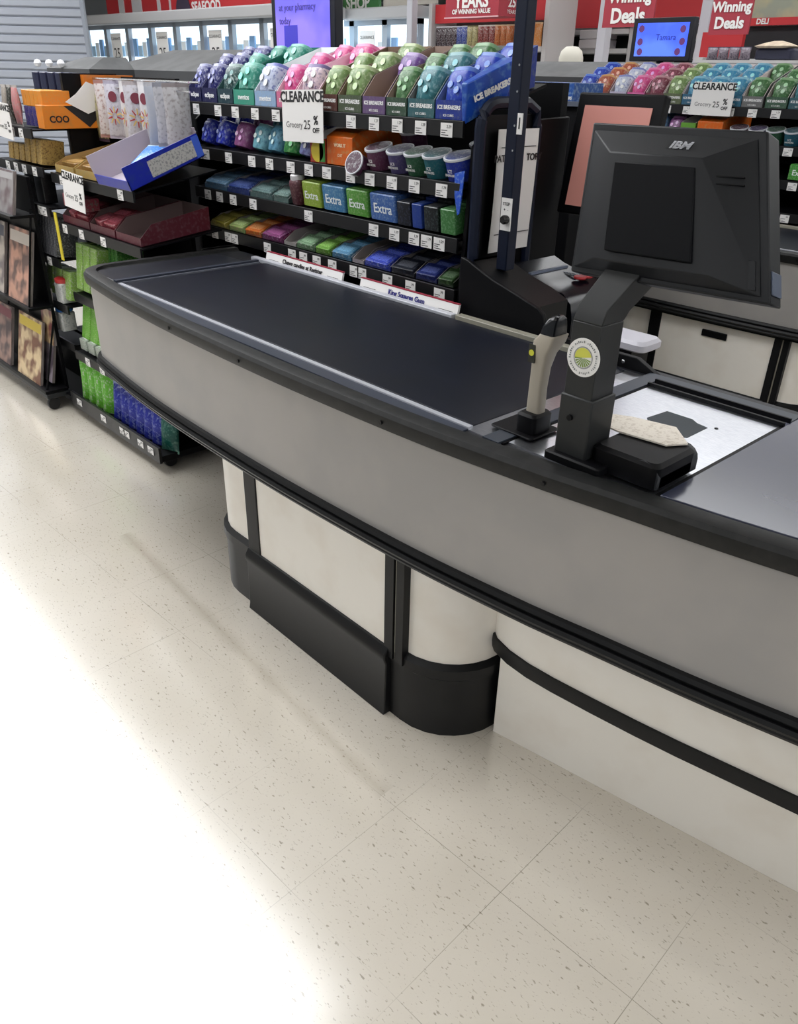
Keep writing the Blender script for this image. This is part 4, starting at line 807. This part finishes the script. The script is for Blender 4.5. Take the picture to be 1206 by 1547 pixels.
magazine(-3.42, .03, .10, .30, .31, (214, 190, 150), (120, 80, 60), (216, 190, 70), 'glossy magazine with yellow masthead on the lowest ledge')
magazine(-3.78, .03, .10, .22, .30, (150, 120, 110), (70, 56, 60), (120, 60, 70), 'dark magazine left on the lowest ledge')
magazine(-3.36, .075, .115, .26, .33, (90, 80, 90), (160, 150, 160), (200, 60, 70), 'grey magazine peeking behind the yellow titled one')
magazine(-3.34, .035, .50, .27, .33, (196, 150, 130), (110, 90, 84), (206, 196, 186), 'brownish magazine on the middle ledge')
magazine(-3.66, .035, .50, .24, .33, (120, 110, 110), (190, 180, 170), (90, 90, 100), 'grey brown magazine left on the middle ledge')
magazine(-3.32, .04, .9, .24, .18, (150, 146, 146), (110, 96, 98), (170, 168, 168), 'grey magazine on the top ledge')
magazine(-3.27, .11, .30, .13, .27, (222, 196, 150), (120, 60, 60), (232, 210, 120), 'narrow cream magazine between rack and lidded tubs', rx=-.1)

# ------------------------------------------------------------------ rack tops and ad screens
gcov = mat('grey_fabric_cover', (96, 97, 98), .7, c2=(84, 85, 86), scale=8)
gdark = mat('grey_cover_edge', (58, 59, 61), .7)
def cover(loc, w, d, h, top, label, z=1.475):
    t = thing('rack_cover', label, 'rack cover', loc)
    m = MB(); b = [(-w, -d, 0), (w, -d, 0), (w, d, 0), (-w, d, 0)]; tp = [(-w + top, 0, h), (w - top * .3, 0, h), (w - top * .3, d, h), (-w + top, d, h)]
    m.loft([b, tp], 0, False); m.build('sloped_top', gcov, t)
    MB().box(-w, w, -d, d, -.07, 0).build('rim', gdark, t); MB().box(-w + .05, w - .05, -d + .05, d - .05, -loc[2], -.07).build('cabinet', steelblk, t)
cover((-3.45, 1.33, 1.465), .95, .26, .10, .40, 'large grey sloped cover behind the near gum rack')
cover((-4.02, .84, 1.465), .27, .12, .055, .25, 'small grey hipped cover left of the large one')
cover((-2.55, 3.83, 1.48), 1.5, .28, .09, .0, 'long grey cover behind the second gum rack')
t = thing('white_knobs', 'three white round knobs on the candy rack top', 'knobs', (-4.25, .66, 1.49))
for i in range(3): MB().lathe([(.0, 0), (.014, .003), (.02, .018), (.013, .032), (0, .036)], (i * .08, i * .03, -.02), 14).build('knob', mat('white_plastic_bright', (235, 235, 238), .4), t)

def ad_screen(loc, w, h, c, c2, label, txt, tcol, rz, tsz):
    t = thing('ad_screen', label, 'screen', loc, rz)
    MB().box(-w / 2 - .03, w / 2 + .03, 0, .04, -h / 2 - .025, h / 2 + .025).build('bezel', mat('screen_bezel', (14, 16, 30), .35), t, bevel=.004)
    MB().box(-w / 2, w / 2, -.002, .001, -h / 2, h / 2).build('display', mat('display_' + label[:4], c, .3, c2=c2, scale=3.2, thr=(.44, .56), emit=.75), t)
    MB().tube([(0, .02, -h / 2), (0, .03, -h / 2 - (.075 if loc[1] < 2 else .14))], .02).build('stand', steelblk, t)
    return t
t = ad_screen((-2.325, .99, 1.665), .355, .235, (96, 88, 190), (126, 110, 208), 'purple advertising screen above the near gum rack', '', (60, 50, 120), .0, .03)
m = MB()
for k, s in enumerate(('Stay healthy', 'at your pharmacy', 'today')): m.text(s, .034, FR(-.15, -.0035, .075 - k * .045), align='LEFT')
m.build('lettering', mat('screen_text_purple', (60, 48, 130), .5, emit=.3), t, smooth=False)
MB().box(-.12, -.03, -.003, -.002, -.11, -.03).build('dark_block', mat('screen_indigo', (52, 48, 160), .5, emit=.6), t)
t = ad_screen((-2.245, 3.45, 1.675), .33, .165, (66, 96, 235), (88, 124, 245), 'blue advertising screen above the second gum rack', '', (20, 40, 150), .0, .04)
m = MB(); m.text('Tamara', .042, FR(.03, -.0035, .01)); m.build('lettering', mat('screen_text_blue', (26, 40, 140), .5, emit=.2), t, smooth=False)
for x, z in ((-.135, .055), (-.135, -.01), (-.13, -.06), (.13, .05), (.135, -.01), (.115, -.06)): MB().lathe([(.018, 0), (.018, .001)], (x, -.002, z), 14, R=Matrix.Rotation(PI / 2, 3, 'X')).build('round_picture', mat('food_picture', (100, 50, 110), .5, emit=.4), t)

# ------------------------------------------------------------------ far background
# slatted shutter at the left
P0 = Vector((-6.95, 2.12)); dr = Vector((-.66, -.75)).normalized(); rz = math.atan2(dr.y, dr.x) + PI
t = thing('roller_shutter', 'grey slatted roller shutter at the upper left', 'roller shutter', (P0.x, P0.y, 0), rz)
m = MB()
z = .0
while z < 3.0: m.prismx([(0, z), (-.014, z + .012), (-.014, z + .052), (0, z + .064)], -3.2, 0); z += .0655
m.build('slats', mat('shutter_grey', (150, 155, 165), .5, metal=.1), t, smooth=False)
MB().box(-.0, .03, -.02, .03, 0, 3.0).build('edge_channel', mat('shutter_edge', (130, 136, 146), .5), t)
MB().box(-3.2, 0, .002, .12, 0, 3.0).build('backing', steelblk, t)

fz_w = mat('freezer_frame_metal', (150, 158, 168), .35, .3); fz_g = mat('freezer_lit_interior', (206, 228, 240), .4, c2=(240, 248, 252), scale=3.5, thr=(.4, .6), emit=1.25)
fz_c = mat('freezer_canopy_grey', (176, 176, 178), .6)
glass = mat('freezer_glass', (230, 240, 245), .05); glass.node_tree.nodes['Principled BSDF'].inputs['Transmission Weight'].default_value = .0
def freezer(p, q, n, ztop, label, zt2):
    p = Vector(p); q = Vector(q); d = q - p; L = d.length; a = math.atan2(d.y, d.x); w = L / n
    t = thing('freezer_case', label, 'freezer', (p.x, p.y, 0), a)
    MB().box(0, L, .05, .8, 0, ztop).build('cabinet', fz_g, t)
    MB().box(-.05, L + .05, -.18, .8, ztop, zt2).build('canopy', fz_c, t, bevel=.02)
    for i in range(n):
        m = MB(); x = i * w
        for s in ((x, x + .05, .35, ztop), (x + w - .05, x + w, .35, ztop), (x, x + w, ztop - .06, ztop), (x, x + w, .35, .41)): m.box(s[0], s[1], -.03, .04, s[2], s[3])
        dd = m.build('door', fz_w, t)
        MB().box(x + w - .07, x + w - .055, -.07, -.045, 1.0, 1.6).build('handle', steelblk, dd)
        m = MB()
        for k in range(4):
            for j in range(4): m.box(x + .08 + j * w * .2, x + .08 + j * w * .2 + w * .16, .02, .048, .5 + k * .38, .5 + k * .38 + .16 + .05 * ((i + j + k) % 3), (i + j + k) % 3)
        m.build('stocked_shelves', [mat('pack_pale_blue', (168, 200, 224), .5), mat('pack_pale_white', (226, 234, 238), .5), mat('pack_sky', (130, 170, 214), .5)], dd, smooth=False)
        if i % 2 == 1:
            m = MB(); m.box(x + w * .28, x + w * .72, -.045, -.035, ztop - .62, ztop - .12, 0); m.text('25', .22, FR(x + w * .5, -.047, ztop - .42), 1); m.text('CLEARANCE', .055, FR(x + w * .5, -.047, ztop - .2), 1); m.build('price_poster', [paper, ink], dd, smooth=False)
    return t
freezer((-15.2, 5.77), (-9.2, 5.98), 8, 2.1, 'left run of glass door freezers in the background', 2.245)
freezer((-9.98, 7.0), (-7.93, 7.0), 3, 2.10, 'right run of glass door freezers behind the gum', 2.235)

redm = mat('red_fascia', (190, 44, 50), .6); redd = mat('deep_red_board', (160, 48, 62), .6); grn = mat('green_fascia', (60, 120, 66), .6)
def board(x0, x1, y, z0, z1, m_, name, label, cat, txt='', tz=.3, th=.05, u=.5, rz=0, w_=None):
    t = thing(name, label, cat, (x0, y, z0), rz); L = x1 - x0
    MB().box(0, L, 0, th, 0, z1 - z0).build('board', m_, t)
    if txt:
        m = MB(); ls = txt.split('|')
        for k, (s_, sz, zz) in enumerate(zip(ls, tz if isinstance(tz, tuple) else (tz,), w_ or (.5,))): m.text(s_, sz, FR(L * u, -.006, (z1 - z0) * zz), bold=sz * .035)
        m.build('lettering', paper, t, smooth=False)
    return t
t = board(-15.4, -10.25, 6.3, 2.27, 2.9, redm, 'seafood_fascia', 'red fascia with white seafood lettering above the left freezers', 'sign', 'SEAFOOD', (.19,), u=.665, w_=(.075,))
for x, w in ((.5, .2), (1.0, .35), (1.9, .1), (2.3, .05)): MB().box(x, x + w, -.012, 0, .0, .6).build('white_panel', mat('fascia_white_panel', (206, 204, 206), .6), t)
m = MB(); m.lathe([(.22, 0), (.22, .01)], (2.75, -.01, .02), 20, R=Matrix.Rotation(PI / 2, 3, 'X')); m.build('dark_picture', mat('fascia_dark_picture', (60, 50, 70), .6), t)
board(-10.2, -9.2, 6.4, 2.24, 2.7, grn, 'green_fascia', 'green fascia left of the purple screen', 'sign', 'BU', (.3,), w_=(.2,), u=.12)
board(-9.95, -9.0, 7.2, 2.27, 2.7, grn, 'green_fascia', 'green shop fascia above the right freezers', 'sign', 'R SHOP', (.2,), w_=(.12,), u=.45)
board(-8.9, -7.9, 7.2, 2.27, 2.7, mat('cream_fascia', (196, 190, 180), .7), 'cream_fascia', 'cream fascia board right of the green one', 'sign')
def gondola(x0, x1, y, label, zs, h, back=(70, 60, 58), name='shelf_unit'):
    t = thing(name, label, 'shelf unit', (x0, y, 0)); L = x1 - x0
    wm = mat('shelf_white_metal', (196, 194, 194), .5)
    MB().box(0, L, .45, .5, 0, h).build('back_board', mat('shelf_back_%d' % back[0], back, .7), t)
    for x in (0, L): MB().box(x - .03, x + .03, .0, .5, 0, h).build('upright', wm, t)
    for z in zs: MB().box(.03, L - .03, -.02, .45, z - .05, z).build('shelf', wm, t)
    return t
gondola(-7.78, -5.93, 7.0, 'white shelf unit of snack bags left of the lane post', (.3, .85, 1.35, 1.78), 2.25)
MB_red = board(-7.74, -6.0, 7.05, 2.04, 2.24, redm, 'header_board', 'dark red header board of the snack shelf', 'board')
NTH = ['first', 'second', 'third', 'fourth', 'fifth', 'sixth', 'seventh', 'eighth', 'ninth', 'tenth', 'eleventh', 'twelfth', 'thirteenth', 'fourteenth', 'fifteenth', 'sixteenth']
BG = [((60, 40, 44), (235, 235, 240), 'dark brown and white')] * 4 + [((60, 80, 160), (225, 230, 240), 'blue and white')] * 2 + [((200, 190, 140), (120, 110, 70), 'cream')] * 2 + [((140, 50, 44), (240, 235, 225), 'red and white')] * 3 + [((200, 110, 50), (230, 200, 160), 'orange')] * 3
for i, (c, cc2, nm) in enumerate(BG):
    pouch((-7.68 + i * 1.26 / 14, 7.08, 1.795), .10, .20, .07, c, cc2, '%s snack bag, %s from the left on the far snack shelf' % (nm, NTH[i]), 'snack bags on the far shelf', rz=.5 + random.uniform(-.3, .3), cat='snack bag', name='snack_bag')
for i in range(12):
    t = thing('jar', 'small jar, %s from the left under the snack bags' % NTH[i], 'jar', (-7.6 + i * .13, 7.1, 1.352), 0, 'jars under the snack bags')
    MB().lathe([(.04, 0), (.045, .01), (.045, .2), (.03, .24)], n=12).build('jar', pr([(60, 50, 60), (190, 190, 200), (90, 80, 70)][i % 3]), t); MB().lathe([(.034, .24), (.034, .27)], n=12).build('lid', mat('jar_lid', (206, 206, 210), .4), t)
t = thing('value_sign', 'hanging dark red box sign about years of winning value', 'sign', (-6.52, 6.0, 2.02))
m = MB(); m.box(0, .76, 0, .4, .0, .5); m.build('board', redd, t); MB().box(-.008, .768, -.008, .0, -.012, .0).build('pale_rim', mat('sign_rim_pink', (214, 170, 176), .6), t)
m = MB(); m.text('YEARS', .17, FR(.38, -.006, .135), bold=.006); m.text('OF WINNING VALUE', .058, FR(.38, -.006, .045), bold=.002); m.text('25', .12, FX(.766, .2, .12), bold=.003); m.text('YEARS', .05, FX(.766, .2, .04)); m.build('lettering', paper, t, smooth=False)
for x in (.1, .66): MB().tube([(x, .2, .5), (x, .2, 2.18)], .004).build('hanging_wire', chrome, t)
def column(x, y, w, label, h=4.19):
    t = thing('support_column', label, 'column', (x, y, 0)); MB().box(-w, w, -w, w, 0, h).build('shaft', mat('white_column_paint', (196, 196, 204), .6), t, bevel=.01)
column(-7.90, 6.8, .05, 'white column left of the snack shelf'); column(-5.14, 7.0, .055, 'slim white column left of the blue screen'); column(-3.98, 7.0, .055, 'slim white column left of the right winning deals sign')
board(-7.1, -5.4, 8.0, 2.005, 3.0, redm, 'red_fascia', 'broad red fascia behind the lane post', 'sign')
t = gondola(-7.1, -5.5, 8.05, 'empty cream shelf unit under the red fascia, right of the post', (.3, .85, 1.35, 1.79, 1.99), 2.0, (44, 42, 38))
pouch((-6.06, 6.98, 1.78), .18, .22, .09, (226, 150, 80), (245, 215, 170), 'golden orange bread bag standing just right of the post', None, rz=.3, cat='bread bag', name='bread_bag')
t = thing('paper_towels', 'white paper towel stack on the cream shelf', 'paper towels', (-6.2, 8.0, 1.792))
for k in range(2): MB().box(0, .34, 0, .3, k * .1, k * .1 + .095).build('pack', cardw, t, bevel=.01)
t = thing('shopper_cap', 'white rounded cap showing above the grey cover', 'cap', (-4.03, 5.0, 1.60)); MB().lathe([(.1, -.03), (.1, .02), (.085, .07), (.05, .10), (0, .105)], n=20).build('crown', mat('cream_cap', (214, 210, 198), .8), t); MB().lathe([(.05, -1.6), (.05, -.03)], n=8).build('stand', steelblk, t)
board(-4.47, -3.94, 6.0, 1.888, 2.35, redd, 'deals_sign', 'red winning deals sign above the blue screen', 'sign', 'Winning|Deals', (.13, .16), th=.02, w_=(.50, .18))
board(-3.39, -3.04, 6.0, 1.815, 2.10, redd, 'deals_sign', 'red winning deals sign at the right, on the white column', 'sign', 'Winning|Deals', (.10, .115), th=.02, w_=(.68, .28))
t = board(-5.23, -4.5, 8.05, 2.06, 3.0, redm, 'red_wall_board', 'bright red board between the two deals signs', 'board')
t = gondola(-5.25, -4.5, 8.15, 'dark shelf unit with jars right of the blue screen', (.3, .85, 1.35, 1.75, 1.93), 2.05, (34, 34, 36))
for i in range(5):
    t = thing('jar', 'coffee jar, %s from the left on the dark shelf unit' % NTH[i], 'jar', (-5.0 + i * .1, 8.2, 1.752), 0, 'jars on the dark shelf unit')
    MB().lathe([(.036, 0), (.04, .01), (.04, .09), (.03, .1)], n=12).build('jar', pr([(60, 60, 50), (170, 170, 160), (110, 100, 60)][i % 3]), t); MB().lathe([(.034, .1), (.034, .12)], n=12).build('lid', mat('jar_lid', (206, 206, 210), .4), t)
t = board(-3.72, -3.33, 6.5, 0, 1.86, redm, 'end_panel', 'red aisle end panel below the right deals sign', 'board'); t['category'] = 'end panel'
t = board(-3.62, -2.4, 7.0, 1.93, 1.99, redm, 'deli_sign', 'narrow red sign with white letters at the right edge', 'sign', 'DELI', (.06,), u=.16, w_=(.5,))
board(-3.7, -2.4, 7.03, 1.992, 2.5, mat('mottled_cream_panel', (176, 170, 138), .6, c2=(150, 156, 140), scale=5), 'cream_header', 'cream header panel at the upper right corner', 'sign')  # plain cream panel mottled with grey green
board(-3.7, -2.4, 7.06, 1.0, 1.928, mat('dark_recess_board', (26, 26, 30), .7), 'dark_board', 'dark board under the narrow red sign', 'board')
gondola(-3.15, -1.7, 5.5, 'white display counter of packaged goods at the right edge', (.3, .85, 1.35, 1.62), 1.64, (180, 180, 180), 'display_counter')
for i in range(4): pouch((-3.05 + i * .09, 5.52, 1.625), .08, .08, .05, (150, 140, 150), (70, 60, 84), 'small wrapped packet, %s from the left on the display counter' % NTH[i], 'packets on the display counter', rz=.4, cat='packet', name='wrapped_packet')
t = thing('crumpled_bag', 'dark blue bag with pale crumpled paper on the display counter', 'bag', (-2.58, 5.62, 1.625)); MB().rbox(-.14, .16, -.08, .1, 0, .075, .03).build('bag', mat('bag_navy', (30, 32, 54), .5), t)
m = MB(); m.loft([[(x * k, y * k, z) for x, y in rrect(-.16, .14, -.1, .1, .05)] for z, k in ((.076, .8), (.09, 1), (.11, .6), (.125, .2))]); m.build('paper', mat('crumpled_cream', (200, 180, 160), .8, c2=(216, 200, 176), scale=24, bump=.5), t)
